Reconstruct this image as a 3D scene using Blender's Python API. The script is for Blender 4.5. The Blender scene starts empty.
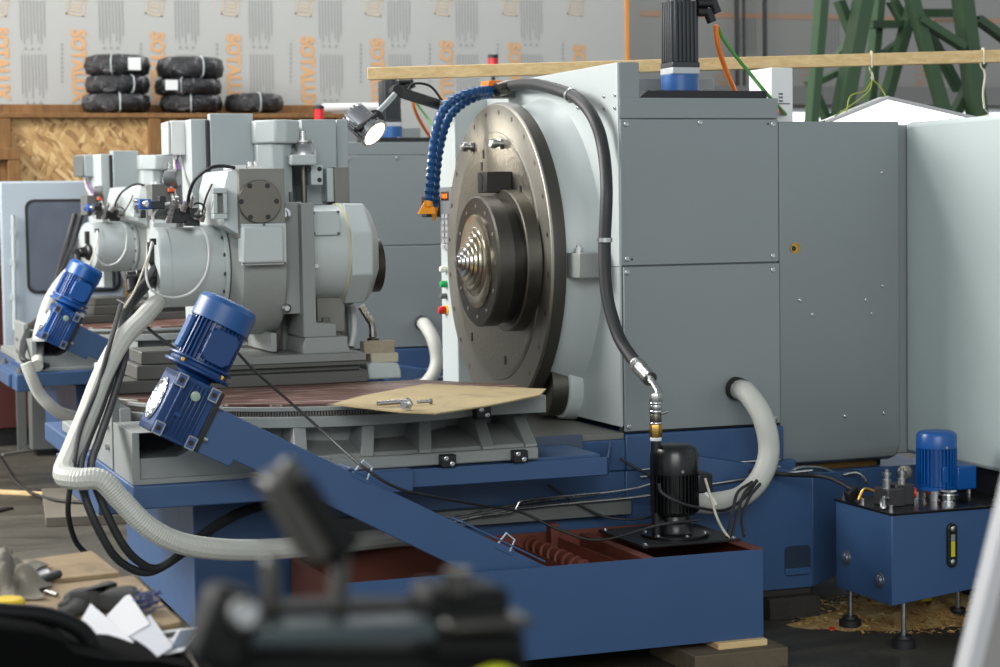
import bpy, bmesh, math, random
from mathutils import Vector, Matrix
V = Vector
random.seed(7)
C = bpy.context.scene.collection
sc = bpy.context.scene

# ------------------------------------------------------------------ camera
F = 1999.2; YAW = math.radians(20.137); PIT = math.radians(3.661); ROL = math.radians(-0.8695); H = 1.62
fw = V((math.sin(YAW)*math.cos(PIT), math.cos(YAW)*math.cos(PIT), -math.sin(PIT)))
_r = V((math.cos(YAW), -math.sin(YAW), 0)); _u = _r.cross(fw)
RT = _r*math.cos(ROL) + _u*math.sin(ROL); UP = -_r*math.sin(ROL) + _u*math.cos(ROL)
O = V((0, 0, H))
def ray(x, y): return fw + RT*((x-500)/F) - UP*((y-333.5)/F)
def P(x, y, Y):                       # photo pixel -> point on the plane Y
    d = ray(x, y); return O + d*((Y-O.y)/d.y)
def PX(x, y, X):
    d = ray(x, y); return O + d*((X-O.x)/d.x)
def PZ(x, y, Z):
    d = ray(x, y); return O + d*((Z-O.z)/d.z)
def PD(x, y, D): return O + ray(x, y)*D
cam = bpy.data.cameras.new('camera'); co = bpy.data.objects.new('camera', cam); C.objects.link(co)
co.matrix_world = Matrix(((RT.x, UP.x, -fw.x, 0), (RT.y, UP.y, -fw.y, 0), (RT.z, UP.z, -fw.z, H), (0, 0, 0, 1)))
cam.sensor_width = 36; cam.lens = F*36/1000; cam.clip_start = .05; cam.clip_end = 200
cam.dof.use_dof = True; cam.dof.focus_distance = 7.5; cam.dof.aperture_fstop = 4.0
sc.camera = co

# ------------------------------------------------------------------ materials
def lin(c):
    def f(v):
        v /= 255.
        return v/12.92 if v <= .04045 else ((v+.055)/1.055)**2.4
    return (f(c[0]), f(c[1]), f(c[2]), 1)
MATS = {}
def mat(name, col, rough=.5, metal=0., var=.06, scale=6., bump=0., bscale=60., spec=.5, emit=0., trans=0.):
    if name in MATS: return MATS[name]
    m = bpy.data.materials.new(name); m.use_nodes = True; nt = m.node_tree; b = nt.nodes['Principled BSDF']
    b.inputs['Roughness'].default_value = rough; b.inputs['Metallic'].default_value = metal
    b.inputs['Specular IOR Level'].default_value = spec
    b.inputs['Base Color'].default_value = lin(col)
    tc = nt.nodes.new('ShaderNodeTexCoord')
    if var > 0:
        n = nt.nodes.new('ShaderNodeTexNoise'); n.inputs['Scale'].default_value = scale; n.inputs['Detail'].default_value = 6
        nt.links.new(tc.outputs['Object'], n.inputs['Vector'])
        r = nt.nodes.new('ShaderNodeMix'); r.data_type = 'RGBA'
        l = lin(col)
        r.inputs[6].default_value = (l[0]*(1-var), l[1]*(1-var), l[2]*(1-var), 1)
        r.inputs[7].default_value = (min(1, l[0]*(1+var)), min(1, l[1]*(1+var)), min(1, l[2]*(1+var)), 1)
        nt.links.new(n.outputs['Fac'], r.inputs[0]); nt.links.new(r.outputs[2], b.inputs['Base Color'])
        mr = nt.nodes.new('ShaderNodeMapRange'); mr.inputs[3].default_value = max(0, rough-.08); mr.inputs[4].default_value = min(1, rough+.08)
        nt.links.new(n.outputs['Fac'], mr.inputs[0]); nt.links.new(mr.outputs[0], b.inputs['Roughness'])
    if bump > 0:
        n2 = nt.nodes.new('ShaderNodeTexNoise'); n2.inputs['Scale'].default_value = bscale; n2.inputs['Detail'].default_value = 4
        nt.links.new(tc.outputs['Object'], n2.inputs['Vector'])
        bp = nt.nodes.new('ShaderNodeBump'); bp.inputs['Strength'].default_value = bump; bp.inputs['Distance'].default_value = .01
        nt.links.new(n2.outputs['Fac'], bp.inputs['Height']); nt.links.new(bp.outputs[0], b.inputs['Normal'])
    if emit > 0:
        b.inputs['Emission Color'].default_value = lin(col); b.inputs['Emission Strength'].default_value = emit
    if trans > 0:
        b.inputs['Transmission Weight'].default_value = trans
    MATS[name] = m
    return m
GREY = mat('panel_grey_paint', (132, 138, 139), .42, 0, .04, 3)
LGREY = mat('light_grey_paint', (180, 187, 186), .38, 0, .04, 4)
CGREY = mat('casting_grey_paint', (138, 142, 139), .5, 0, .07, 8, .15, 40)
DGREY = mat('dark_grey_paint', (98, 101, 98), .5, 0, .08, 8, .1, 40)
BLUE = mat('blue_paint', (54, 83, 122), .42, 0, .05, 5)
MBLUE = mat('bright_blue_enamel', (8, 76, 146), .32, 0, .05, 8)
DBLUE = mat('motor_blue_enamel', (14, 56, 108), .35, 0, .05, 8)
SERVB = mat('servo_blue', (40, 90, 150), .35, 0, .03)
BLACK = mat('black_paint', (22, 22, 23), .4, 0, .1)
BGLOSS = mat('gloss_black', (14, 14, 15), .25, 0, .1)
RUBBER = mat('black_rubber', (30, 30, 31), .55, 0, .1)
HOSEG = mat('dark_grey_rubber', (38, 39, 40), .55, 0, .08)
STEEL = mat('bright_steel', (190, 190, 188), .28, 1., .06, 20)
CHROME = mat('chrome', (215, 215, 215), .12, 1., .02)
ALUM = mat('white_aluminium', (188, 190, 190), .45, .3, .03)
BRASS = mat('brass', (190, 150, 80), .3, 1., .05)
DSTEEL = mat('dark_machined_steel', (112, 108, 100), .38, 1., .08, 12)
GOLDST = mat('warm_polished_steel', (196, 186, 166), .25, 1., .08, 12)
CASTIR = mat('bare_cast_iron', (122, 121, 114), .45, .15, .15, 10, .1, 50)
WHITEH = mat('white_ribbed_hose', (190, 190, 182), .5, 0, .05, 10)
WHITE = mat('white_plastic', (222, 222, 220), .45, 0, .03)
PAPER = mat('white_paper', (206, 206, 208), .8, 0, .02)
ORANGE = mat('orange_plastic', (246, 156, 30), .4, 0, .03)
LOCB = mat('segment_hose_blue', (12, 66, 114), .35, 0, .04)
RED = mat('red_plastic', (200, 30, 20), .35, 0, .03)
GREEN = mat('green_plastic', (30, 170, 90), .35, 0, .03)
YELLOW = mat('yellow_plastic', (225, 190, 30), .4, 0, .03)
YGREEN = mat('hi_vis_yellow', (200, 205, 30), .6, 0, .05)
PURPLE = mat('purple_cable', (128, 98, 148), .45, 0, .03)
OXIDE = mat('red_oxide_primer', (100, 46, 30), .65, 0, .15, 8)
TABLE = mat('brown_waxed_table', (124, 76, 62), .4, .1, .2, 9)
GREENP = mat('green_steel_paint', (56, 82, 54), .5, 0, .08, 4)
DRED = mat('dark_red_paint', (74, 28, 22), .55, 0, .1, 4)
PALEB = mat('pale_blue_grey_paint', (164, 174, 182), .4, 0, .03, 3)
PALE = mat('lit_cabinet_grey', (184, 195, 193), .4, 0, .03, 3)  # paler grey holds the left light that the cabinet face catches
GCABLE = mat('green_cable', (60, 130, 50), .45, 0, .03)
OCABLE = mat('orange_cable', (236, 122, 40), .45, 0, .03)
BLOCKW = mat('dirty_old_timber', (96, 84, 66), .85, 0, .3, 12, .4, 50)
DBLOCK = mat('dark_soaked_timber', (46, 42, 38), .8, 0, .3, 12, .4, 50)

def nodes(name, rough=.6, metal=0.):
    m = bpy.data.materials.new(name); m.use_nodes = True; nt = m.node_tree; b = nt.nodes['Principled BSDF']
    b.inputs['Roughness'].default_value = rough; b.inputs['Metallic'].default_value = metal
    tc = nt.nodes.new('ShaderNodeTexCoord'); mp = nt.nodes.new('ShaderNodeMapping')
    nt.links.new(tc.outputs['Object'], mp.inputs['Vector'])
    return m, nt, b, mp
def ramp(nt, fac, stops):
    r = nt.nodes.new('ShaderNodeValToRGB'); e = r.color_ramp.elements
    e[0].position, e[0].color = stops[0][0], lin(stops[0][1]); e[1].position, e[1].color = stops[-1][0], lin(stops[-1][1])
    for p, c in stops[1:-1]:
        q = e.new(p); q.color = lin(c)
    nt.links.new(fac, r.inputs[0]); return r.outputs[0]
def noise(nt, vec, scale, detail=6, rough=.6, dist=0):
    n = nt.nodes.new('ShaderNodeTexNoise'); n.inputs['Scale'].default_value = scale; n.inputs['Detail'].default_value = detail
    n.inputs['Roughness'].default_value = rough; n.inputs['Distortion'].default_value = dist
    nt.links.new(vec, n.inputs['Vector']); return n.outputs['Fac']
def bumpit(nt, b, h, s, d=.01):
    bp = nt.nodes.new('ShaderNodeBump'); bp.inputs['Strength'].default_value = s; bp.inputs['Distance'].default_value = d
    nt.links.new(h, bp.inputs['Height']); nt.links.new(bp.outputs[0], b.inputs['Normal'])
def wood(name, stops, sc_=(1.5, 14, 14), scale=3.):
    m, nt, b, mp = nodes(name, .75); mp.inputs['Scale'].default_value = sc_
    n = noise(nt, mp.outputs[0], scale, 8, .65, .6)
    nt.links.new(ramp(nt, n, stops), b.inputs['Base Color']); bumpit(nt, b, n, .15)
    return m
LUMBER = wood('pale_lumber', [(.3, (196, 164, 112)), (.7, (226, 198, 148))])
DWOOD = wood('brown_frame_timber', [(.3, (100, 68, 34)), (.7, (140, 100, 56))], (8, 8, 1.2))
PLY = wood('worn_plywood', [(.25, (84, 69, 48)), (.45, (136, 115, 84)), (.75, (160, 138, 104))], (1, 1, 1), 5.)
CARD = wood('oil_stained_cardboard', [(.25, (112, 97, 66)), (.45, (160, 142, 103)), (.8, (178, 160, 117))], (1, 1, 1), 4.)
# strand board
m, nt, b, mp = nodes('oriented_strand_board', .7)
def flakes(rot, sc_):
    q = nt.nodes.new('ShaderNodeMapping'); q.vector_type = 'TEXTURE'; q.inputs['Rotation'].default_value = (0, rot, 0); q.inputs['Scale'].default_value = (1/sc_[0], 1, 1/sc_[2])
    tc_ = nt.nodes.new('ShaderNodeTexCoord'); nt.links.new(tc_.outputs['Object'], q.inputs['Vector'])
    nz = nt.nodes.new('ShaderNodeTexNoise'); nz.inputs['Scale'].default_value = 2.5; nt.links.new(tc_.outputs['Object'], nz.inputs['Vector'])
    mx = nt.nodes.new('ShaderNodeMix'); mx.data_type = 'RGBA'; mx.inputs[0].default_value = .30
    nt.links.new(q.outputs[0], mx.inputs[6]); nt.links.new(nz.outputs['Color'], mx.inputs[7])
    v1 = nt.nodes.new('ShaderNodeTexVoronoi'); v1.inputs['Scale'].default_value = 9; nt.links.new(mx.outputs[2], v1.inputs['Vector'])
    sp = nt.nodes.new('ShaderNodeSeparateColor'); nt.links.new(v1.outputs['Color'], sp.inputs[0]); return sp
fa, fb = flakes(.45, (6.5, 1, 1.6)), flakes(-.75, (6.0, 1, 1.5))
m3 = nt.nodes.new('ShaderNodeMix'); m3.data_type = 'FLOAT'
gt = nt.nodes.new('ShaderNodeMath'); gt.operation = 'GREATER_THAN'; gt.inputs[1].default_value = .5; nt.links.new(fb.outputs[1], gt.inputs[0])
nt.links.new(gt.outputs[0], m3.inputs[0]); nt.links.new(fa.outputs[0], m3.inputs[2]); nt.links.new(fb.outputs[0], m3.inputs[3])
nt.links.new(ramp(nt, m3.outputs[0], [(0, (132, 96, 56)), (.35, (170, 132, 84)), (.75, (190, 154, 102)), (1, (210, 180, 130))]), b.inputs['Base Color'])
bumpit(nt, b, m3.outputs[0], .2)
OSB = m
# concrete floor
m, nt, b, mp = nodes('stained_concrete', .6)
mp.inputs['Scale'].default_value = (.35, 1.2, 1)
n1 = noise(nt, mp.outputs[0], 2.2, 8, .65, .5)
tc = nt.nodes.new('ShaderNodeTexCoord'); n2 = noise(nt, tc.outputs['Object'], 40, 6, .7)
mm = nt.nodes.new('ShaderNodeMath'); mm.operation = 'MULTIPLY_ADD'; mm.inputs[1].default_value = .3; nt.links.new(n2, mm.inputs[0]); nt.links.new(n1, mm.inputs[2])
nt.links.new(ramp(nt, mm.outputs[0], [(.4, (44, 42, 36)), (.62, (62, 59, 51)), (.85, (84, 80, 69))]), b.inputs['Base Color'])
mr = nt.nodes.new('ShaderNodeMapRange'); mr.inputs[1].default_value = .35; mr.inputs[2].default_value = .7; mr.inputs[3].default_value = .35; mr.inputs[4].default_value = .8
nt.links.new(n1, mr.inputs[0]); nt.links.new(mr.outputs[0], b.inputs['Roughness']); bumpit(nt, b, n2, .3)
CONC = m
# membrane wall
WALL = mat('grey_vapour_membrane', (172, 172, 168), .6, 0, .04, .8, .25, 2.5)
WALLD = mat('dimmed_membrane', (150, 149, 144), .65, 0, .06, .8, .25, 2.5)  # copy of the wall membrane, darkened for the dimmer light there
INKO = mat('orange_print', (204, 158, 112), .7, 0, .05)
INKG = mat('grey_print', (148, 148, 146), .7, 0, .05)
# brushed faceplate: concentric turning marks around its own X axis
def turned(name, c0, c1, rough, freq, aniso=.0):
    m, nt, b, mp = nodes(name, rough, 1.)
    sx = nt.nodes.new('ShaderNodeSeparateXYZ'); nt.links.new(mp.outputs[0], sx.inputs[0])
    cb = nt.nodes.new('ShaderNodeCombineXYZ'); nt.links.new(sx.outputs[1], cb.inputs[0]); nt.links.new(sx.outputs[2], cb.inputs[1])
    ln = nt.nodes.new('ShaderNodeVectorMath'); ln.operation = 'LENGTH'; nt.links.new(cb.outputs[0], ln.inputs[0])
    c2 = nt.nodes.new('ShaderNodeCombineXYZ'); nt.links.new(ln.outputs['Value'], c2.inputs[0])
    n = noise(nt, c2.outputs[0], freq, 4, .6)
    n2 = noise(nt, mp.outputs[0], 3.5, 5, .6)
    mx = nt.nodes.new('ShaderNodeMath'); mx.operation = 'ADD'; nt.links.new(n, mx.inputs[0]); nt.links.new(n2, mx.inputs[1])
    nt.links.new(ramp(nt, mx.outputs[0], [(.6, c0), (1.0, c1)] if False else [(.35, c0), (.65, c1)]), b.inputs['Base Color'])
    hm = nt.nodes.new('ShaderNodeMath'); hm.operation = 'MULTIPLY'; hm.inputs[1].default_value = .5; nt.links.new(mx.outputs[0], hm.inputs[0])
    r = nt.nodes.new('ShaderNodeMapRange'); r.inputs[1].default_value = .3; r.inputs[2].default_value = .7; r.inputs[3].default_value = rough-.1; r.inputs[4].default_value = rough+.15
    nt.links.new(hm.outputs[0], r.inputs[0]); nt.links.new(r.outputs[0], b.inputs['Roughness'])
    bumpit(nt, b, n, .12, .002)
    return m
FACE = turned('turned_faceplate_steel', (100, 98, 92), (140, 137, 129), .46, 120)
ROUGHT = mat('rough_turned_steel', (134, 130, 120), .42, 1., .10, 30, .25, 45)

# ------------------------------------------------------------------ mesh helpers
class MB:
    def __init__(s): s.v = []; s.f = []
    def add(s, vs, fs):
        o = len(s.v); s.v += [V(p) for p in vs]; s.f += [tuple(i+o for i in f) for f in fs]; return s
    def box(s, x0, x1, y0, y1, z0, z1):
        vs = [(x, y, z) for z in (z0, z1) for y in (y0, y1) for x in (x0, x1)]
        return s.add(vs, [(0, 2, 3, 1), (4, 5, 7, 6), (0, 1, 5, 4), (2, 6, 7, 3), (0, 4, 6, 2), (1, 3, 7, 5)])
    def pb(s, x0, y0, x1, y1, Y, dep):        # front face given by photo pixels on plane Y
        ym, xm = (y0+y1)/2, (x0+x1)/2
        return s.box(P(x0, ym, Y).x, P(x1, ym, Y).x, Y, Y+dep, P(xm, y1, Y).z, P(xm, y0, Y).z)
    def ob(s, c, a, b, d):                    # oriented box: centre and half vectors
        c = V(c); vs = [c+a*i+b*j+d*k for k in (-1, 1) for j in (-1, 1) for i in (-1, 1)]
        fs = [(0, 2, 3, 1), (4, 5, 7, 6), (0, 1, 5, 4), (2, 6, 7, 3), (0, 4, 6, 2), (1, 3, 7, 5)]
        if a.cross(b).dot(d) < 0: fs = [f[::-1] for f in fs]
        return s.add(vs, fs)
    def lathe(s, o, ax, prof, n=32, cap=True, ph=0.):
        o = V(o); ax = V(ax).normalized(); t = V((0, 0, 1)) if abs(ax.z) < .9 else V((1, 0, 0))
        e1 = ax.cross(t).normalized(); e2 = ax.cross(e1)
        vs = []; fs = []
        for d, r in prof:
            for i in range(n):
                a = 2*math.pi*i/n+ph; vs.append(o+ax*d+(e1*math.cos(a)+e2*math.sin(a))*r)
        for k in range(len(prof)-1):
            for i in range(n):
                j = (i+1) % n; fs.append((k*n+i, k*n+j, (k+1)*n+j, (k+1)*n+i))
        if cap:
            fs.append(tuple(range(n))[::-1]); fs.append(tuple((len(prof)-1)*n+i for i in range(n)))
        return s.add(vs, fs)
    def cyl(s, p0, p1, r0, r1=None, n=20):
        p0 = V(p0); p1 = V(p1); return s.lathe(p0, p1-p0, [(0, r0), ((p1-p0).length, r0 if r1 is None else r1)], n)
    def tube(s, pts, r, n=10, sub=6, smooth=True, rib=0., ribn=0):
        pts = [V(p) for p in pts]
        if smooth and len(pts) > 2:
            q = []; e = [pts[0]*2-pts[1]]+pts+[pts[-1]*2-pts[-2]]
            for i in range(1, len(e)-2):
                for k in range(sub):
                    t = k/sub; a, b, c, d = e[i-1], e[i], e[i+1], e[i+2]
                    q.append(.5*((2*b)+(c-a)*t+(2*a-5*b+4*c-d)*t*t+(3*b-a-3*c+d)*t**3))
            q.append(pts[-1]); pts = q
        if ribn:
            L = [0]
            for i in range(1, len(pts)): L.append(L[-1]+(pts[i]-pts[i-1]).length)
            N = int(L[-1]*ribn*2); q = []; j = 0
            for k in range(N+1):
                t = L[-1]*k/N
                while j < len(L)-2 and L[j+1] < t: j += 1
                u = (t-L[j])/max(1e-9, L[j+1]-L[j]); q.append(pts[j].lerp(pts[j+1], u))
            pts = q
        vs = []; fs = []; t0 = (pts[1]-pts[0]).normalized()
        e1 = t0.cross(V((0, 0, 1)) if abs(t0.z) < .9 else V((1, 0, 0))).normalized()
        for i, p in enumerate(pts):
            t = (pts[min(i+1, len(pts)-1)]-pts[max(i-1, 0)]).normalized()
            e1 = (e1-t*e1.dot(t)).normalized(); e2 = t.cross(e1)
            rr = (r(i/(len(pts)-1)) if callable(r) else r)+(rib if ribn and i % 2 else 0)
            for k in range(n):
                a = 2*math.pi*k/n; vs.append(p+(e1*math.cos(a)+e2*math.sin(a))*rr)
        for i in range(len(pts)-1):
            for k in range(n):
                j = (k+1) % n; fs.append((i*n+k, i*n+j, (i+1)*n+j, (i+1)*n+k))
        fs.append(tuple(range(n))[::-1]); fs.append(tuple((len(pts)-1)*n+i for i in range(n)))
        return s.add(vs, fs)
    def prism(s, poly, vec):
        poly = [V(p) for p in poly]; vec = V(vec); n = len(poly)
        nn = V((0, 0, 0))
        for i in range(n): nn += (poly[i]-poly[0]).cross(poly[(i+1) % n]-poly[0])
        fs = [tuple(range(n)), tuple(range(n, 2*n))[::-1]]+[(i, i+n, (i+1) % n+n, (i+1) % n) for i in range(n)]
        if nn.dot(vec) > 0: fs = [f[::-1] for f in fs]
        return s.add(poly+[p+vec for p in poly], fs)
    def ring(s, o, ax, ri, ro, d0, d1, n=48):  # annular plate
        return s.lathe(o, ax, [(d0, ri), (d0, ro), (d1, ro), (d1, ri), (d0, ri)], n, cap=False)
    def build(s, name, m, parent=None, bevel=0., angle=35, jitter=0.):
        c = sum(s.v, V((0, 0, 0)))/len(s.v)
        if parent is None: c = V((c.x, c.y, min(p.z for p in s.v)))
        me = bpy.data.meshes.new(name); me.from_pydata([p-c for p in s.v], [], s.f); me.validate()
        bm = bmesh.new(); bm.from_mesh(me); bmesh.ops.recalc_face_normals(bm, faces=bm.faces); bm.to_mesh(me); bm.free()
        me.materials.append(m)
        for p in me.polygons: p.use_smooth = True
        me.set_sharp_from_angle(angle=math.radians(angle))
        o = bpy.data.objects.new(name, me); C.objects.link(o)
        o['_w'] = list(c)
        if parent is not None:
            o.parent = parent; o.location = c-V(parent['_w'])
        else: o.location = c
        if bevel:
            b = o.modifiers.new('edge_bevel', 'BEVEL'); b.width = bevel; b.segments = 2; b.limit_method = 'ANGLE'; b.angle_limit = math.radians(40)
            b.harden_normals = False
        return o
def B(*a): return MB().box(*a)
def PBX(*a): return MB().pb(*a)
def tag(o, label, cat=None, group=None, kind=None):
    if label: o['label'] = label
    if cat: o['category'] = cat
    if group: o['group'] = group
    if kind: o['kind'] = kind
    return o
def thing(name, loc, label, cat, group=None):
    o = bpy.data.objects.new(name, None); C.objects.link(o); o.location = V(loc); o['_w'] = list(loc); o.empty_display_size = .1
    return tag(o, label, cat, group)
def dup(root, off, label, group=None):
    def rec(o, par):
        c = o.copy(); C.objects.link(c)
        if par is not None: c.parent = par
        for ch in [x for x in C.objects if x.parent == o]: rec(ch, c)
        return c
    r = rec(root, None); r.location = root.location+V(off); r['label'] = label
    if group: r['group'] = group
    return r
X_, Y_, Z_ = V((1, 0, 0)), V((0, 1, 0)), V((0, 0, 1))
def bolt(mb, p, ax, r=.008, h=.008): return mb.lathe(p, ax, [(0, r), (h, r)], 8)
def screws(par, pts, ax=(0, -1, 0), r=.009, name='screw', m=None):
    for p in pts:
        mb = MB(); mb.lathe(p, ax, [(0, r), (.003, r), (.004, r*.75), (.004, r*.5), (.001, r*.45)], 10); mb.build(name, m or STEEL, par)
D = V((0.40, 4.9, 0))                 # from the front gear machine to the one behind it

# ================================================================== the hall
fl = B(-6, 14, -2, 18.2, -.2, 0).build('floor', CONC); tag(fl, None, kind='structure')
WY = 15.4
wl = B(-6, P(627, 40, WY).x, WY, WY+.2, 0, 5.2).build('wall_back', WALL); tag(wl, None, kind='structure')
WR = 17.6
wr = B(P(627, 40, WY).x, 14, WR, WR+.2, 0, 5.6).build('wall_rear', WALLD); tag(wr, None, kind='structure')
tp = B(P(625.5, 40, WY).x, P(628.5, 40, WY).x, WY-.012, WY+.25, 1.5, 5.2).build('trim_1', mat('orange_tape', (226, 140, 40), .5)); tag(tp, None, kind='structure')

def text_mesh(mb, txt, org, ex, ey, size, th=.004, extra=0):
    cu = bpy.data.curves.new('t', 'FONT'); cu.body = txt; cu.size = 1; cu.resolution_u = 3; cu.offset = extra; cu.space_character = 1.0
    to = bpy.data.objects.new('t', cu); C.objects.link(to); bpy.context.view_layer.update()
    dg = bpy.context.evaluated_depsgraph_get(); me = to.evaluated_get(dg).to_mesh()
    xs = [v.co.x for v in me.vertices]; ys = [v.co.y for v in me.vertices]
    x0, x1, y0, y1 = min(xs), max(xs), min(ys), max(ys)
    L, Hh = size
    vs = [V(org)+V(ex)*((v.co.x-x0)/(x1-x0)*L)+V(ey)*((v.co.y-y0)/(y1-y0)*Hh) for v in me.vertices]
    mb.add(vs, [tuple(p.vertices) for p in me.polygons])
    bpy.data.objects.remove(to, do_unlink=True); bpy.data.curves.remove(cu)
    return mb
# printed lettering: SOTALUX running down the membrane, small print and data tables
ink = MB(); g = MB(); stp = MB()
yw = WY-.004
for px in (-70, 0, 78, 157, 233, 307, 377, 446, 514, 579):
    top = 27+px*.03
    a, b_ = P(px, top, yw), P(px, top+74, yw)
    text_mesh(ink, 'SOTALUX', (a.x-.058, yw, a.z), (0, 0, -1), (1, 0, 0), (a.z-b_.z, .118), extra=.05)
    text_mesh(ink, 'SOTALUX', (a.x-.058, yw, a.z+1.0), (0, 0, -1), (1, 0, 0), (a.z-b_.z, .118), extra=.05)
    # stamp square above
    s0 = P(px-12, 14, yw)
    for (u0, u1, w0, w1) in ((0, .13, 0, .012), (0, .13, .12, .132), (0, .012, 0, .13), (.12, .132, 0, .13), (.03, .1, .03, .045), (.03, .1, .06, .075), (.03, .1, .09, .1)):
        stp.add([(s0.x+u+.02*w*8-.0, yw, s0.z+w-.15*u) for u, w in ((u0, w0), (u1, w0), (u1, w1), (u0, w1))], [(0, 1, 2, 3)])
    # data table columns
    for k in range(2):
        zt = P(px-58, 0+k*54, yw).z
        for i in range(8):
            xx = P(px-58, 20, yw).x+i*.025
            hh = (.30, .33, .28, .33, .25, .31, .33, .27)[i]
            g.add([(xx, yw, zt-hh), (xx+.008, yw, zt-hh), (xx+.008, yw, zt), (xx, yw, zt)], [(0, 1, 2, 3)])
        for i in range(3):
            xx = P(px-58, 20, yw).x+.02+i*.05
            g.add([(xx, yw, zt-.37), (xx+.03, yw, zt-.37), (xx+.015, yw, zt-.345), (xx+.015, yw, zt-.345)], [(0, 1, 2)])
    for i in range(9):
        c = P(px-17, 46+i*4.6, yw); g.add([(c.x, yw, c.z), (c.x+.014, yw, c.z), (c.x+.014, yw, c.z+.022), (c.x, yw, c.z+.022)], [(0, 1, 2, 3)])
o = ink.build('wall_lettering', INKO, wl); tag(o, 'orange lettering running down the membrane')
o = g.build('printed_tables', INKG, wl); stp.build('printed_stamps', mat('tan_print', (196, 176, 150), .7), wl)
# same membrane further back, dimmer light put into its colours: rows run sideways there
ink = MB(); g = MB(); yw = WR-.004
for y in (14, 118):
    a = P(640, y, yw); ink.add([(a.x, yw, a.z-.02), (12, yw, a.z-.02), (12, yw, a.z+.03), (a.x, yw, a.z+.03)], [(0, 1, 2, 3)])
for px in (716, 800, 915, 1010, 1080):
    a = P(px, 55, yw); text_mesh(ink, 'SOTALUX', (a.x, yw, a.z), (0, 0, -1), (1, 0, 0), (.56, .12), extra=.02)
    for i in range(6):
        xx = P(px+20, 20, yw).x+i*.04; zt = P(px, 18, yw).z; g.add([(xx, yw, zt-.33), (xx+.014, yw, zt-.33), (xx+.014, yw, zt), (xx, yw, zt)], [(0, 1, 2, 3)])
ink.build('wall_lettering', mat('dimmed_orange_print', (176, 140, 114), .7), wr); g.build('printed_tables', mat('dimmed_grey_print', (132, 131, 128), .7), wr)
# girt, windows below it
zz = P(900, 93, WR).z
t = B(P(700, 90, WR).x, 14, WR-.16, WR-.002, zz-.12, zz+.05).build('trim_2', mat('grey_girt', (128, 128, 124), .6)); tag(t, None, kind='structure')
WIN = mat('daylight_window', (235, 240, 248), .3, emit=1.6)
for i, (a, b_) in enumerate(((738, 850), (868, 1010))):
    w = B(P(a, 110, WR).x, P(b_, 110, WR).x, WR-.03, WR-.006, zz-1.3, zz-.16).build('window_%d' % (i+1), mat('window_frame_white', (215, 216, 214), .5)); tag(w, None, kind='structure')
    B(P(a+3, 110, WR).x, P(b_-3, 110, WR).x, WR-.036, WR-.031, zz-1.25, zz-.2).build('pane', WIN, w)
# wires / pipes on the rear wall
for i, px in enumerate((737, 744, 765)):
    q = P(px, 40, WR-.1); tag(MB().cyl((q.x, q.y, 1.6), (q.x, q.y, 5.2), .022 if i != 1 else .014, n=8).build('wall_pipe', BLACK),
        ('thick dark pipe running up the rear wall, leftmost of three', 'thin dark pipe in the middle of three on the rear wall', 'dark pipe running up the rear wall, rightmost of three')[i], 'pipe')

# strand-board partition with timber frame
OY = 14.7
zt = P(110, 104.5, OY).z; zb = P(110, 113, OY).z
ob_ = thing('osb_partition', (P(110, 110, OY).x, OY, 0), 'tall partition of golden strand board in a brown timber frame along back wall', 'partition')
xl, xr = P(-170, 110, OY).x, P(352, 110, OY).x
B(xl, xr, OY+.06, OY+.08, .05, zb-.03).build('strand_board', OSB, ob_)
B(xl, xr, OY, OY+.6, zb-.035, zb).build('roof_board', DWOOD, ob_, .004); B(xl, xr, OY+.56, OY+.6, zb, P(110, 104.5, OY+.56).z).build('back_rail', DWOOD, ob_, .004)
for a, b_ in ((-170, -158), (-14, 11), (149, 161), (338, 350)):
    B(P(a, 130, OY).x, P(b_, 130, OY).x, OY+.005, OY+.06, 0, zb-.036).build('post', DWOOD, ob_, .004)
B(P(-14, 150, OY).x, P(19, 150, OY).x, OY-.05, OY+.004, P(5, 160, OY).z, P(5, 148, OY).z).build('cross_rail', DWOOD, ob_, .004)
B(P(8, 190, OY).x, P(20, 190, OY).x, OY-.05, OY+.004, 0, P(5, 160, OY).z-.002).build('stud', DWOOD, ob_, .004)
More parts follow.
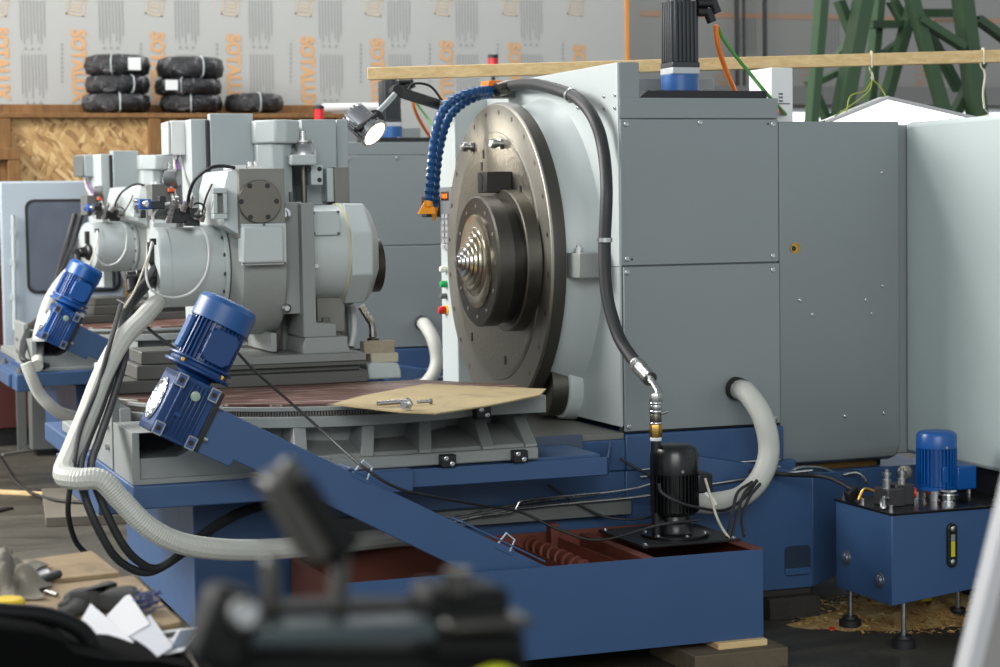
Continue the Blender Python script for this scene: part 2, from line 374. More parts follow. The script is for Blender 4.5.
# coils
def film_mat():
    m, nt, b, mp = nodes('film_wrapped_black_hose', .22)
    n = noise(nt, mp.outputs[0], 9, 6, .7, 1.2)
    nt.links.new(ramp(nt, n, [(.46, (24, 24, 26)), (.57, (48, 48, 50)), (.68, (150, 150, 152))]), b.inputs['Base Color']); bumpit(nt, b, n, .9, .03)  # pale end of the ramp paints the film's sheen into the colour
    return m
FILM = film_mat()
def coil(px, py, wpx, hpx, label, dx=0., tagx=None):
    Yc = OY+.28; a = P(px-wpx/2, py, Yc); b_ = P(px+wpx/2, py, Yc); R = (b_.x-a.x)/2; c = (a+b_)/2
    hh = hpx*Yc/.94/F/2; r = hh
    t = thing('hose_coil', (c.x, Yc, c.z-hh), label, 'hose coil', 'film wrapped hose coils on the partition')
    mb = MB(); rnd = random.Random(px*7+py); n = 56; vs = []; fs = []
    for i in range(n):
        a = 2*math.pi*i/n
        for k in range(10):
            q = 2*math.pi*k/10; w = 1+.045*rnd.uniform(-1, 1)
            cq, sq = math.cos(q), math.sin(q); cq = math.copysign(abs(cq)**.6, cq); sq = math.copysign(abs(sq)**.55, sq); rr = (R-r*1.6)+r*1.6*cq*w
            vs.append(V((c.x+rr*math.cos(a), Yc+rr*.85*math.sin(a), c.z+hh*sq*(1+.5*(w-1)))))
    for i in range(n):
        for k in range(10): fs.append((i*10+k, i*10+(k+1) % 10, ((i+1) % n)*10+(k+1) % 10, ((i+1) % n)*10+k))
    mb.add(vs, fs); o = mb.build('coil', FILM, t, angle=70)
    for a in (-1.55+dx, 1.5, .2):
        s = MB(); cx, cy = c.x+(R-r*1.6)*math.cos(a), Yc+(R-r*1.6)*.85*math.sin(a); pts = []
        for k in range(13):
            q = 2*math.pi*k/12; cq, sq = math.cos(q), math.sin(q); cq = math.copysign(abs(cq)**.6, cq); sq = math.copysign(abs(sq)**.55, sq); rr = r*1.70*cq; pts.append((cx+rr*math.cos(a), cy+rr*math.sin(a)*.9, c.z+hh*1.0*sq))
        s.tube(pts, .005, 6, smooth=False); s.build('strap', LGREY, t)
    if tagx is not None:
        f_ = P(tagx, py, Yc-R*.8); B(f_.x-.045, f_.x+.045, Yc-R*.87-.012, Yc-R*.87, c.z-hh*.55, c.z+hh*.6).build('paper_tag', WHITE, t)
coil(116, 103.5, 69, 18, 'black film-wrapped hose coil, bottom of the left stack of three', -.05)
coil(117.5, 85, 65, 18, 'black film-wrapped hose coil, middle of the left stack of three', .35)
coil(117, 66, 66, 20, 'black film-wrapped hose coil, top of the left stack of three', -.35, 134)
coil(191, 103.8, 62, 17.5, 'black film-wrapped hose coil, bottom of the right stack of three', -.2)
coil(188, 87.2, 67, 16, 'black film-wrapped hose coil with pale tag, middle of the right stack of three', -.4, 171)
coil(190, 68.5, 67, 20.5, 'black film-wrapped hose coil, top of the right stack of three', .2)
coil(254, 103.5, 58, 18.5, 'single black film-wrapped hose coil lying alone on the partition top')
# pale pipe on the partition
q = P(322, 108, OY+.3)
tag(MB().cyl(q, P(400, 107, OY+.3), .035, n=12).build('plastic_pipe', WHITE), 'pale plastic pipe lying on the partition behind the machines', 'pipe')

# red things at far left, guard door of another machine
t = thing('steel_locker', (P(10, 300, 14.35).x, 14.4, 0), 'dark red steel locker standing behind the pale guard door', 'locker')
x0, x1 = P(-40, 300, 14.2).x, P(60, 300, 14.2).x
B(x0, x1, 14.2, 14.6, .12, P(3, 236, 14.2).z).build('body', DRED, t, .01); B(x0+.03, x1-.03, 14.23, 14.57, 0, .12).build('plinth', BLACK, t)
MB().cyl((x1-.3, 14.17, .4), (x1-.3, 14.17, 1.0), .012, n=8).build('handle', DGREY, t)
gy = 13.75
t = thing('guard_door', (P(50, 300, gy).x, gy, 0), 'pale blue-grey machine guard door with dark rounded window at far left', 'guard door')
a, b_, z0, z1 = P(3, 300, gy).x, P(125, 300, gy).x, P(50, 356, gy).z, P(50, 181, gy).z
B(a, b_, gy, gy+.06, z0, z1).build('panel', PALEB, t, .012)
wx0, wx1, wz0, wz1 = P(26, 250, gy).x, P(120, 250, gy).x, P(60, 293, gy).z, P(60, 199, gy).z
def rrect(x0, x1, z0, z1, r, y):
    pts = []
    for cx, cz, a0 in ((x1-r, z1-r, 0), (x0+r, z1-r, 90), (x0+r, z0+r, 180), (x1-r, z0+r, 270)):
        for k in range(6):
            q = math.radians(a0+k*18); pts.append(V((cx+r*math.cos(q), y, cz+r*math.sin(q))))
    return pts
MB().prism(rrect(wx0, wx1, wz0, wz1, .06, gy-.008), (0, .02, 0)).build('window_gasket', RUBBER, t)
MB().prism(rrect(wx0+.02, wx1-.02, wz0+.02, wz1-.02, .05, gy-.012), (0, .02, 0)).build('window_pane', mat('smoked_glass', (92, 98, 110), .12, 0, .1, 3), t)
MB().cyl(P(13, 215, gy-.03), P(15, 330, gy-.03), .014, n=8).build('hinge_rod', LGREY, t)
for y in (232, 262, 297): PBX(11, y-3, 16, y+3, gy-.04, .05).build('hinge', LGREY, t)
for x in (a+.1, b_-.1): B(x-.03, x+.03, gy+.005, gy+.05, 0, z0+.01).build('leg', DGREY, t)
t = thing('steel_crate', (P(60, 410, 13.9).x, 13.9, 0), 'low dark steel crate on the floor under the guard door', 'crate')
B(P(31, 410, 13.5).x, P(98, 410, 13.5).x, 13.5, 13.66, .04, .44).build('body', DGREY, t, .008); B(P(31, 410, 13.5).x+.03, P(98, 410, 13.5).x-.03, 13.52, 13.64, 0, .04).build('base', BLACK, t)

# green lattice trestle
gy = 12.6
t = thing('steel_trestle', (P(900, 100, gy).x, gy, 0), 'dark green welded steel lattice trestle rising behind the cabinets at right', 'trestle')
def beam(x0, y0, x1, y1, w, Y, name, d=.09):
    a, b_ = P(x0, y0, Y), P(x1, y1, Y); u = (b_-a); L = u.length; u.normalize(); n = u.cross(Y_).normalized()
    wm = w*Y/.94/F/2
    mb = MB(); mb.ob((a+b_)/2, u*(L/2), n*wm, Y_*.006); mb.ob((a+b_)/2+n*(wm-.006)+Y_*(d/2), u*(L/2), n*.006, Y_*(d/2)); mb.ob((a+b_)/2-n*(wm-.006)+Y_*(d/2), u*(L/2), n*.006, Y_*(d/2))
    return mb.build(name, GREENP, t)
def toz(x0, y0, x1, y1, Y):            # the same line carried to the ground
    a, b_ = P(x0, y0, Y), P(x1, y1, Y); k = (a.z-.02)/(a.z-b_.z); c = a+(b_-a)*k; return c
def leg(x0, y0, x1, y1, w, Y, d=.1):
    k = -2.6; xe, ye = x0+(x1-x0)*k, y0+(y1-y0)*k
    a = P(x0-(x1-x0)*.6, y0-(y1-y0)*.6, Y); c = toz(x0, y0, x1, y1, Y); u = (c-a); L = u.length; u.normalize(); n = u.cross(Y_).normalized(); wm = w*Y/.94/F/2
    mb = MB(); m_ = (a+c)/2; mb.ob(m_, u*(L/2), n*wm, Y_*.007)
    for s in (1, -1): mb.ob(m_+n*s*(wm-.007)+Y_*(d/2), u*(L/2), n*.007, Y_*(d/2))
    return mb.build('leg', GREENP, t)
leg(825, 0, 815, 120, 9, gy); leg(868, 0, 845, 120, 15, gy, .14); leg(916, 0, 950, 120, 10, gy, .1); leg(968, 0, 983, 120, 15, gy, .14)
leg(917, 0, 886, 110, 9, gy+.25); leg(882, 0, 872, 110, 8, gy+.4)
for a in ((842, 0, 855, 34, 7, gy+.16), (838, 60, 858, 34, 7, gy+.16), (820, 82, 850, 68, 6, gy+.16), (812, 80, 830, 120, 6, gy+.16), (873, 24, 908, 24, 8, gy+.3), (924, 13, 960, 13, 9, gy+.3),
          (922, 18, 966, 46, 8, gy-.03), (888, 52, 910, 35, 5, gy+.35), (930, 30, 962, 90, 8, gy+.35), (895, 0, 906, 20, 8, gy+.35), (980, 18, 1010, 40, 8, gy+.16), (955, 120, 985, 60, 9, gy+.16)):
    beam(*a, 'brace')

# hanging lamp panel, timber beam with wires
by = 8.35
t0, t1 = P(368, 74, by+.3), P(1040, 55, by-.8)
tb = MB(); u = (t1-t0); L = u.length; u.normalize(); n1 = Z_.cross(u).normalized(); n2 = u.cross(n1)
tb.ob((t0+t1)/2, u*(L/2), n1*.025, n2*.027); lum = tb.build('timber_batten', LUMBER, None, .003); tag(lum, 'long pale timber batten laid across the machine top', 'batten')
def batten_at(px):
    best = min(range(401), key=lambda k: abs(((t0+(t1-t0)*(k/400)-O).dot(RT)/((t0+(t1-t0)*(k/400)-O).dot(fw)))*F+500-px)); return t0+(t1-t0)*(best/400)
def wire(px, drop, ex, label, m, name='wire_loop'):
    c = batten_at(px); mb = MB()
    pts = [c-n1*.034-Z_*.035, c-n1*.036+Z_*.02, c-n1*.01+Z_*.036, c+n1*.03+Z_*.02, c+n1*.036-Z_*.03, c+n1*.01-Z_*.05, c-n1*.03-Z_*.06]
    mb.tube(pts, .004, 6); c2 = c-Z_*.06-n1*.03; mb.tube([c2, c2+V((.006, 0, -.03)), c2+V((-.004, 0, -drop*.6)), c2+V((.003, 0, -drop))], .005, 6)
    o = mb.build(name, m); tag(o, label, 'wire'); return c2+V((.003, 0, -drop))
WPALE = mat('pale_wire', (205, 196, 176), .6); WYEL = mat('yellow_green_wire', (150, 160, 50), .5)
e1 = wire(871, .03, 0, 'pale wire loop on the batten above the lamp peak, left one', WPALE)
e2 = wire(983, .17, 0, 'long twisted pale wire hanging from the batten, right one', WPALE)
# lamp panel: a tilted square hung by its corners
LPY = 7.75
pk, lc, rc = P(886, 96.5, LPY), P(825, 121, LPY), P(992, 121, LPY)
lp = thing('panel_lamp', pk, 'white glowing lamp panel hung by wires behind the grey cabinet', 'lamp')
low = V((0, 0, -.22))
MB().prism([lc+low, lc, pk, rc, rc+low], (0, .06, 0)).build('housing', WHITE, lp)
nf = V((0, -.006, 0))
MB().prism([lc+low+V((.012, -.007, .01)), lc+V((.012, -.007, -.004)), pk+V((0, -.007, -.014)), rc+V((-.02, -.007, -.006)), rc+low+V((-.02, -.007, .01))], (0, .005, 0)).build('diffuser', mat('lamp_diffuser', (255, 252, 246), .5, emit=1.5, var=0), lp)
for a, e in ((lc, pk), (pk, rc)):
    MB().tube([a+nf*1.5-Z_*.006, e+nf*1.5-Z_*.006], .009, 6, smooth=False).build('edge_frame', mat('lamp_frame', (196, 196, 198), .4), lp)
tag(MB().tube([e1, e1+V((-.05, -.02, -.05)), lc.lerp(pk, .55)+V((-.04, 0, .05)), lc.lerp(pk, .35)], .003, 6).build('wire', WYEL), 'yellow-green wire curving from batten to left slope of the lamp', 'wire')
tag(MB().tube([e1, e1+V((-.03, 0, -.06)), lc.lerp(pk, .15)+V((0, 0, .002))], .003, 6).build('wire', WYEL), 'yellow-green wire running straight to left corner of the lamp', 'wire')
tag(MB().tube([e1, e1.lerp(pk, .4)+V((.01, 0, .0)), pk], .003, 6).build('wire', WYEL), 'short yellow-green wire from batten to the lamp peak', 'wire')
tag(MB().tube([e2, e2.lerp(rc, .5), pk.lerp(rc, .85)], .003, 6).build('wire', WPALE), 'pale wire spreading left from the long twisted wire to lamp corner', 'wire')
tag(MB().tube([lc+V((0, 0, .0)), lc+V((-.06, 0, -.015)), lc+V((-.14, 0, -.04))], .0035, 6).build('wire', BLACK), 'black wire trailing from the left corner of the lamp', 'wire')
# white carton-like switch box behind the column
t = thing('white_carton', P(782, 120, 7.3), 'white upright carton with small print standing on the grey cabinet', 'carton')
cx0, cx1 = P(771.5, 100, 7.3).x, P(793, 100, 7.3).x; cz0, cz1 = P(850, 121.5, 7.0).z, P(777, 67.5, 7.3).z
B(cx0, cx1, 7.3, 7.5, cz0, cz1).build('box', WHITE, t, .004)
PRM = mat('small_grey_print', (110, 112, 116), .6)
for y in (93, 96.5, 100): PBX(779, y, 783, y+1.8, 7.297, .0029).build('print_line', PRM, t)
PBX(778, 103, 790, 104.2, 7.297, .0029).build('print_line', PRM, t)

# ================================================================== BED
FR = []                                # (root, back label) to copy for the second machine
bed = thing('machine_bed', (2.4, 7.5, .11), 'blue cast machine bed under the big grey column in front', 'machine bed')
mb = MB()
mb.box(1.39, 3.062, 6.98, 8.4, .12, .60)
mb.box(3.062, 3.80, 6.98, 8.4, .11, .60)
mb.box(3.06, 3.74, 6.97, 8.62, .60, .738)
mb.box(1.10, 2.80, 6.6, 8.7, .645, .722); mb.box(2.795, 3.06, 6.972, 8.62, .601, .722); mb.box(3.80, 4.5, 7.06, 8.4, .16, .535)
mb.build('casting', BLUE, bed, .006)
# low front body on the right with sloping end cheek
q = MB(); q.prism([(3.27, 6.85, .66), (3.80, 6.85, .562), (3.80, 6.85, .113), (3.27, 6.85, .113)][::-1], (0, .14, 0))
q.build('front_apron', BLUE, bed, .004)
q = MB(); q.prism([(3.80, 6.85, .113), (3.80, 6.85, .562), (4.12, 7.02, .53), (4.12, 7.02, .15)], (-.02, .2, 0)); q.build('end_cheek', BLUE, bed, .004)
# pocket in the apron (recess shade painted as a darker blue plate)
PBX(784.5, 545, 811, 576, 6.846, .05)
mb = MB(); a, b_ = P(784.5, 560, 6.85), P(810.5, 560, 6.85); z1, z0 = P(798, 545.5, 6.85).z, P(798, 575.5, 6.85).z
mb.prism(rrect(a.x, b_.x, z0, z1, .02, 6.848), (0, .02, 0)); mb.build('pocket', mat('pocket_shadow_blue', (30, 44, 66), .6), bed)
mb = MB(); mb.box(a.x+.002, b_.x-.002, 6.845, 6.85, z0+.004, z0+.03); mb.build('pocket_sill', BLUE, bed, .002)
# left lip flange front and end plates
mb = MB(); mb.box(1.10, 2.06, 6.5, 6.62, .645, .722); mb.build('front_flange', BLUE, bed, .005)
mb = MB(); mb.box(1.02, 1.10, 6.72, 7.75, .60, .70); mb.box(1.0, 1.06, 6.95, 7.6, .61, .69); mb.build('end_lip', BLUE, bed, .006)
for y in (6.8, 7.6): MB().lathe((1.05, y, .70), Z_, [(0, .022), (.02, .022), (.02, .012), (.035, .012)], 8).build('lip_bolt', DGREY, bed)
pass
# coolant gutter along the front with its spout end
mb = MB(); gx0, gx1 = P(402, 488, 6.55).x, P(609, 465, 6.55).x
mb.box(gx0, gx1, 6.55, 6.56, .652, .715); mb.box(gx0, gx1, 6.56, 6.95, .648, .658); mb.box(gx0, gx0+.01, 6.56, 6.95, .652, .715)
mb.prism([(gx1-.008, 6.55, .652), (gx1-.008, 6.55, .715), (gx1+.17, 6.94, .77-.045), (gx1+.17, 6.94, .652)], (.008, 0, 0)); mb.build('gutter', BLUE, bed, .002)
mb = MB(); mb.pb(530, 436, 583, 457, 6.93, .02); mb.build('slide_stop', mat('slate_plate', (70, 82, 100), .5), bed, .002)
mb = MB(); mb.box(2.45, 3.058, 6.98, 8.5, .7225, .745); mb.build('guide_way', CASTIR, bed, .002)
# lubrication pipes along the bed
def pipe(pts, r, name, par, m=STEEL, n=8): return MB().tube(pts, r, n, 4).build(name, m, par)
pipe([P(430, 527, 6.9), P(520, 509, 6.9), P(640, 497, 6.9), P(700, 486, 6.84), P(778, 474.5, 6.84), P(812, 470.5, 6.84)], .006, 'lubrication_pipe', bed)
pipe([P(430, 521, 6.92), P(520, 504, 6.92), P(625, 490, 6.92), P(650, 484, 6.92)], .005, 'lubrication_pipe', bed)
pipe([P(640, 470, 6.95), P(700, 464, 6.95), P(720, 463.5, 6.95), P(780, 459.5, 6.95)], .005, 'lubrication_pipe', bed)
pipe([P(640, 477, 6.95), P(720, 471, 6.95), P(780, 467, 6.95)], .005, 'lubrication_pipe', bed)
pipe([P(480, 516, 6.88), P(512, 512, 6.88), P(517, 506, 6.88), P(528, 500, 6.88), P(600, 493, 6.88)], .0045, 'lubrication_pipe', bed)
pipe([P(787, 475, 6.86), P(798, 468, 6.88), P(820, 468, 6.92), P(834, 473, 6.95), P(840, 476, 6.95)], .007, 'lubrication_pipe', bed)
pipe([P(843, 475, 6.95), P(856, 473, 6.95), P(864, 478, 6.93), P(866, 483, 6.9)], .007, 'lubrication_pipe', bed)
mb = MB(); mb.box(1.9, 3.06, 6.92, 6.98, .44, .50); mb.build('support_ledge', DGREY, bed, .003)
FR.append((bed, 'blue cast machine bed of the rear machine, low behind the front machine', 'machine beds'))

# blocks under the bed
def block(x0, x1, y0, y1, z0, z1, label, m=DBLOCK, name='timber_block'):
    o = B(x0, x1, y0, y1, z0, z1).build(name, m, None, .004); return tag(o, label, 'timber block')
a, b_ = P(770, 600, 6.82), P(821, 600, 6.82)
block(a.x, b_.x, 6.82, 7.1, 0, .085, 'dark soaked timber block under the right foot of the blue bed')
block(a.x-.03, b_.x-.02, 6.86, 7.1, .085, .112, 'thin dark timber shim on the block under the blue bed')
block(1.42, 1.72, 7.0, 7.3, 0, .12, 'dark timber block under the left foot of the blue bed')
block(1.45, 1.70, 8.0, 8.3, 0, .12, 'dark timber block under far left of the blue bed')
block(3.3, 3.6, 8.0, 8.3, 0, .11, 'dark timber block under far right of the blue bed')

# ================================================================== COLUMN
col = thing('machine_column', (3.4, 7.8, .74), 'large grey machine column carrying the big steel faceplate', 'machine column')
mb = MB()
zs = P(700, 98, 7.0).z
XR = 3.737
mb.box(3.065, XR, 7.01, 8.62, .765, zs)
mb.box(3.065, P(640, 75, 7.0).x, 7.004, 8.62, zs-.2, 2.157)
mb.box(3.15, XR, 7.55, 8.62, zs-.2, 2.135)
mb.build('housing', GREY, col, .006)
mb = MB(); mb.box(3.062, XR-.03, 7.0, 7.03, .742, .77); mb.build('base_gap', BLACK, col)
# side panels
s1, s0 = P(700, 119.3, 7.0).z, P(700, 264.4, 7.0).z
def panel(x0, x1, z0, z1, Y, m=GREY, name='side_panel', par=col):
    return B(x0, x1, Y, Y+.02, z0, z1).build(name, m, par, .003)
p1 = panel(3.062, XR-.002, s0+.003, s1, 6.992)
p2 = panel(3.068, XR-.002, .748, s0-.003, 6.988)
p3 = panel(3.062, XR, s1+.003, zs, 6.994, name='shelf_panel')
screws(p1, [P(x, y, 6.991) for x, y in ((626, 124), (700, 122.5), (773, 124), (627, 259), (773, 256))], r=.010)
screws(p2, [P(x, y, 6.987) for x, y in ((627, 272.5), (773, 270), (629, 427), (775, 419))], r=.010)
mb = MB()
for x, y in ((632, 259.5), (768, 124)): mb.lathe(P(x, y, 6.990), (0, -1, 0), [(0, .004), (.001, .004)], 8)
mb.build('hole', BLACK, p1)
# left face skin and lip; same paint as front, left light put into colour
mb = MB(); mb.box(3.055, 3.066, 7.0, 8.5, .765, 2.155); lf = mb.build('front_skin', LGREY, col, .003)
mb = MB(); mb.box(3.0525, 3.056, 7.0, 8.5, s0-.002, s0+.001); mb.build('skin_seam', DGREY, lf)
screws(lf, [PX(x, y, 3.054) for x, y in ((604, 96.5), (615, 95), (604, 109), (615, 108), (596, 111), (578, 108))], (-1, 0, 0), .008)
# corner strip behind with controls
cs = B(2.9, 3.06, 8.46, 8.68, .76, 2.10).build('control_pillar', LGREY, col, .006)
def button(px, py, m, r=.016, h=.03, name='button'):
    p = PX(px, py, 2.9); o = MB().lathe(p, (-1, 0, 0), [(0, r), (h*.7, r), (h, r*.7)], 14); return o.build(name, m, cs)
tag(button(446, 269, mat('white_push_button', (235, 235, 220), .4)), 'white push button')
tag(button(446.5, 284, GREEN), 'green push button'); tag(button(446.5, 296, DGREY, .013), 'grey selector switch')
o = MB().lathe(PX(447, 310, 2.9), (-1, 0, 0), [(0, .022), (.004, .022)], 20).build('stop_ring', YELLOW, cs)
tag(button(446, 310, RED, .019, .036, 'emergency_stop'), 'red mushroom button')
mb = MB(); 
k0, k1 = PX(450, 187, 2.9), PX(444, 243, 2.9)
kp = B(2.892, 2.902, 8.5, 8.655, k1.z, k0.z).build('display_panel', mat('control_panel_grey', (110, 114, 118), .4), col, .002)
B(2.889, 2.8925, 8.53, 8.63, k0.z-.06, k0.z-.02).build('display', mat('orange_readout', (60, 30, 12), .2), kp)
mb = MB()
for i in range(4): mb.box(2.8878, 2.8892, 8.545+i*.02, 8.555+i*.02, k0.z-.05, k0.z-.03)
mb.build('digits', mat('lit_orange_digits', (255, 120, 30), .4, emit=.5, var=0), kp)
mb = MB()
for i in range(6):
    for j in range(2): mb.box(2.886, 2.8925, 8.535+j*.05, 8.57+j*.05, k0.z-.14-i*.028, k0.z-.122-i*.028)
mb.build('keys', mat('grey_keys', (150, 152, 152), .5), kp)
B(2.83, 2.9, 8.66, 8.74, PX(441, 217, 2.9).z, PX(441, 196, 2.9).z).build('switch_box', BLACK, cs, .004)
# conical collar behind the faceplate
FC = V((2.85, 7.81, 1.41))
MB().lathe((2.90, FC.y, FC.z), X_, [(0, .595), (.02, .600), (.10, .630), (.16, .655)], 72, cap=False).build('collar', LGREY, col, angle=60)
# faceplate
fp = MB().lathe((2.91, FC.y, FC.z), (-1, 0, 0), [(.0, .60), (.0, .630), (.004, .634), (.052, .634), (.058, .630), (.060, .626), (.060, .515), (.064, .512), (.064, .50)], 96, cap=False).build('faceplate', FACE, col, angle=25)
MB().lathe((2.91, FC.y, FC.z), (-1, 0, 0), [(.066, .502), (.066, .27)], 96, cap=False).build('turned_zone', ROUGHT, fp)
MB().lathe((2.91, FC.y, FC.z), (-1, 0, 0), [(.064, .30), (.067, .30), (.067, 0.01)], 64, cap=True).build('inner_face', FACE, fp)
MB().lathe((2.91, FC.y, FC.z), (-1, 0, 0), [(.0, .628), (.0, .6355), (.045, .6355), (.05, .6345)], 96, cap=False).build('rim', mat('dark_oiled_rim', (74, 72, 66), .45, .6), fp, angle=25)
mb = MB()
for i in range(24):
    a = 2*math.pi*(i+.4)/24; mb.lathe((2.851, FC.y+.595*math.cos(a), FC.z+.595*math.sin(a)), (-1, 0, 0), [(-.001, .011), (.001, .011)], 8)
mb.build('bolt_holes', BLACK, fp)
mb = MB()
for a, r in ((70, .40), (75, .44), (20, .43), (200, .42), (310, .46), (255, .44), (140, .42)):
    a = math.radians(a); c = V((2.8425, FC.y+r*math.cos(a), FC.z+r*math.sin(a)))
    mb.ob(c, V((.0015, 0, 0)), V((0, .009, 0)), V((0, 0, .018)))
mb.build('slots', BLACK, fp)
for px, py in ((467.5, 147), (497, 143.5), (522, 233)):
    p = PX(px+5, py, 2.845); mb = MB(); mb.lathe(p, (-1, 0, 0), [(0, .022), (.012, .022), (.012, .014), (.025, .014), (.027, .02), (.045, .02), (.052, .012)], 12); mb.build('clamp_stud', STEEL, fp)
# tool block
bk = MB(); a = PX(482, 172, 2.62); zt_, zb_ = a.z+.01, PX(484, 193, 2.62).z
yl, yr = PX(482, 180, 2.62).y, PX(470, 180, 2.62).y
y0 = PX(510.5, 180, 2.80).y-.0
bk.box(2.735, 2.845, 7.59, 7.70, 1.672, 1.757); tbk = bk.build('tool_block', mat('black_oxide_steel', (50, 48, 46), .5, .5), fp, .004)
mb = MB()
for z in (1.735, 1.695): mb.lathe((2.735, 7.65, z), (-1, 0, 0), [(-.001, .014), (.0015, .014)], 10)
mb.build('block_holes', BLACK, fp)
# eccentric spindle stack
SY, SZ = 7.55, 1.398
ax = (-1, 0, 0)
def st(prof, m, name, n=64): return MB().lathe((2.845, SY, SZ), ax, prof, n).build(name, m, fp, angle=28)
st([(0, .285), (.055, .285), (.06, .28), (.06, .2)], DSTEEL, 'spindle_ring')
st([(.06, .25), (.105, .25), (.105, .2)], mat('oily_dark_steel', (70, 68, 64), .35, .9), 'spindle_groove')
sd = st([(.105, .262), (.165, .262), (.172, .255), (.172, .18)], mat('dark_faced_steel', (92, 88, 82), .4, .9, .1, 30), 'spindle_disc')
st([(.172, .188), (.178, .188), (.184, .165), (.184, .14), (.190, .135), (.194, .118)], GOLDST, 'spindle_flange')
st([(.192, .12), (.202, .118), (.204, .112), (.204, .098), (.213, .094), (.215, .08), (.224, .076), (.226, .06)], GOLDST, 'stepped_nose')
st([(.224, .06), (.234, .056), (.236, .04), (.246, .036), (.248, .026), (.258, .024), (.26, .018)], STEEL, 'nose_tip')
for i in range(12):
    a = 2*math.pi*i/12; MB().lathe((2.845-.171, SY+.222*math.cos(a), SZ+.222*math.sin(a)), ax, [(0, .008), (.003, .008)], 8).build('face_screw', STEEL, fp)
# lug box beside the faceplate
lb = PBX(577.5, 254, 597, 278.5, 7.12, .14)
lb = MB(); u0, u1 = P(577.5, 266, 7.1).x, P(598, 266, 7.1).x; lb.box(u0, 3.06, 7.08, 7.24, P(585, 278, 7.1).z, P(585, 253, 7.1).z); lg = lb.build('lock_lug', CGREY, col, .004)
MB().lathe(((u0+u1)/2-.02, 7.14, P(585, 253, 7.1).z), Z_, [(0, .016), (.02, .016), (.02, .009), (.03, .009)], 10).build('bolt', STEEL, lg)
# lower boss
mb = MB(); mb.lathe((3.06, 7.51, .888), (-1, 0, 0), [(0, .142), (.03, .138), (.055, .134), (.06, .128)], 48); bs = mb.build('drive_boss', LGREY, col)
MB().lathe((3.0, 7.51, .888), (-1, 0, 0), [(0, .120), (.066, .120), (.07, .114)], 48).build('boss_cover', DSTEEL, bs)
# shelf plate and servo motor
sp_ = MB(); sx0, sx1 = P(648, 97, 7.02).x, P(767, 97, 7.02).x
sp_.prism([(sx0-.035, 7.02, zs+.001), (sx0, 7.02, zs+.03), (sx1, 7.02, zs+.03), (sx1, 7.02, zs+.001)], (0, .5, 0)); sp = sp_.build('motor_plate', BLACK, col, .002)
mc = V(((P(663, 80, 7.25).x+P(697, 80, 7.25).x)/2, 7.25, zs+.03)); mr_ = (P(697, 80, 7.25).x-P(663, 80, 7.25).x)/2
bw = mr_*.80; z1 = P(680, 75, 7.25).z; z2 = P(680, 68, 7.25).z; z3 = P(680, 2, 7.25).z
gh = MB().lathe(mc, Z_, [(0, mr_*1.02), (z1-mc.z, mr_*1.02)], 32)
af = MB().box(mc.x-bw, mc.x+bw, mc.y-bw, mc.y+bw, z1, z2)
mb = MB(); w = bw*.86; mb.box(mc.x-w, mc.x+w, mc.y-w, mc.y+w, z2, z3)
for i in range(6):
    o = -w+2*w*(i+.5)/6
    mb.box(mc.x+o-.005, mc.x+o+.005, mc.y-bw*1.0, mc.y+bw*1.0, z2+.02, z3); mb.box(mc.x-bw*1.0, mc.x+bw*1.0, mc.y+o-.005, mc.y+o+.005, z2+.02, z3)
mb.box(mc.x-bw*.99, mc.x+bw*.99, mc.y-bw*.99, mc.y+bw*.99, z2, z2+.02); mot = mb.build('servo_motor', mat('servo_black', (58, 60, 63), .42, .2, .05), col, .002)
gh.build('gear_head', SERVB, mot, .003); af.build('adapter_flange', ALUM, mot, .004)
MB().lathe((mc.x, mc.y, z3), Z_, [(0, bw*.8), (.05, bw*.8), (.06, bw*.7)], 24).build('encoder_cap', BLACK, mot)
mb = MB(); 
for y, x1_ in ((12, 707), (3, 712)):
    a = P(697, y, 7.2); b_ = P(x1_, y, 7.2); mb.cyl(a, b_, .018, n=12); mb.cyl(b_+Z_*.012, P(x1_+5, y+10, 7.2), .02, n=12)
cn = mb.build('connector', BLACK, mot)
screws(sp, [V((x, 7.08, zs+.03)) for x in (sx0+.05, sx0+.25)], Z_, .012, 'bolt')
# boot and white hose port
bt = MB(); bp_ = P(735, 388, 6.98); bt.lathe(bp_, (.15, -1, -.1), [(0, .045), (.02, .046), (.03, .04), (.05, .042), (.058, .036)], 24); bt.build('hose_boot', RUBBER, p2)
FR.append((col, 'grey machine column of the rear machine, left of the big faceplate', 'machine columns'))

# rear cabinet on the column's right
cab = thing('rear_cabinet', (4.0, 7.7, .58), 'flat grey sheet cabinet right of the panelled column, with a small brass hole', 'machine cabinet')
cx0, cx1 = XR+.005, P(899.5, 250, 7.0).x
ct, cb_ = P(850, 121.5, 7.0).z, P(850, 450, 7.0).z
mb = MB(); cbz = .575
mb.prism([(cx0, 7.0, ct), (cx0, 7.0, .63), (cx0, 7.03, .58), (cx0, 7.08, .563), (cx0, 7.58, .563), (cx0, 7.58, ct)], (cx1-cx0, 0, 0)); cbody = mb.build('body', GREY, cab, .006)
mb = MB(); mb.lathe(P(795, 248, 6.999), (0, -1, 0), [(0, .022), (.004, .022), (.004, .017), (.001, .016)], 20); mb.build('lock_ring', BRASS, cbody)
mb = MB(); mb.lathe(P(793.5, 248.5, 6.9985), (0, -1, 0), [(0, .010), (.0035, .010)], 14); mb.build('lock_hole', BLACK, cbody)
screws(cbody, [P(x, y, 6.999) for x, y in ((882, 172.5), (883, 286), (872, 313.5), (812.5, 314.5), (845, 416), (884, 413), (800, 300), (866, 300))], r=.007, name='rivet')
MB().box(cx0+.1, cx1-.05, 7.10, 7.3, .536, .565).build('base_bracket', mat('oily_brass_bracket', (110, 84, 40), .5, .6), cab)
MB().box(cx0+.08, cx1-.02, 7.12, 7.58, .536, .563).build('base', BLACK, cab)
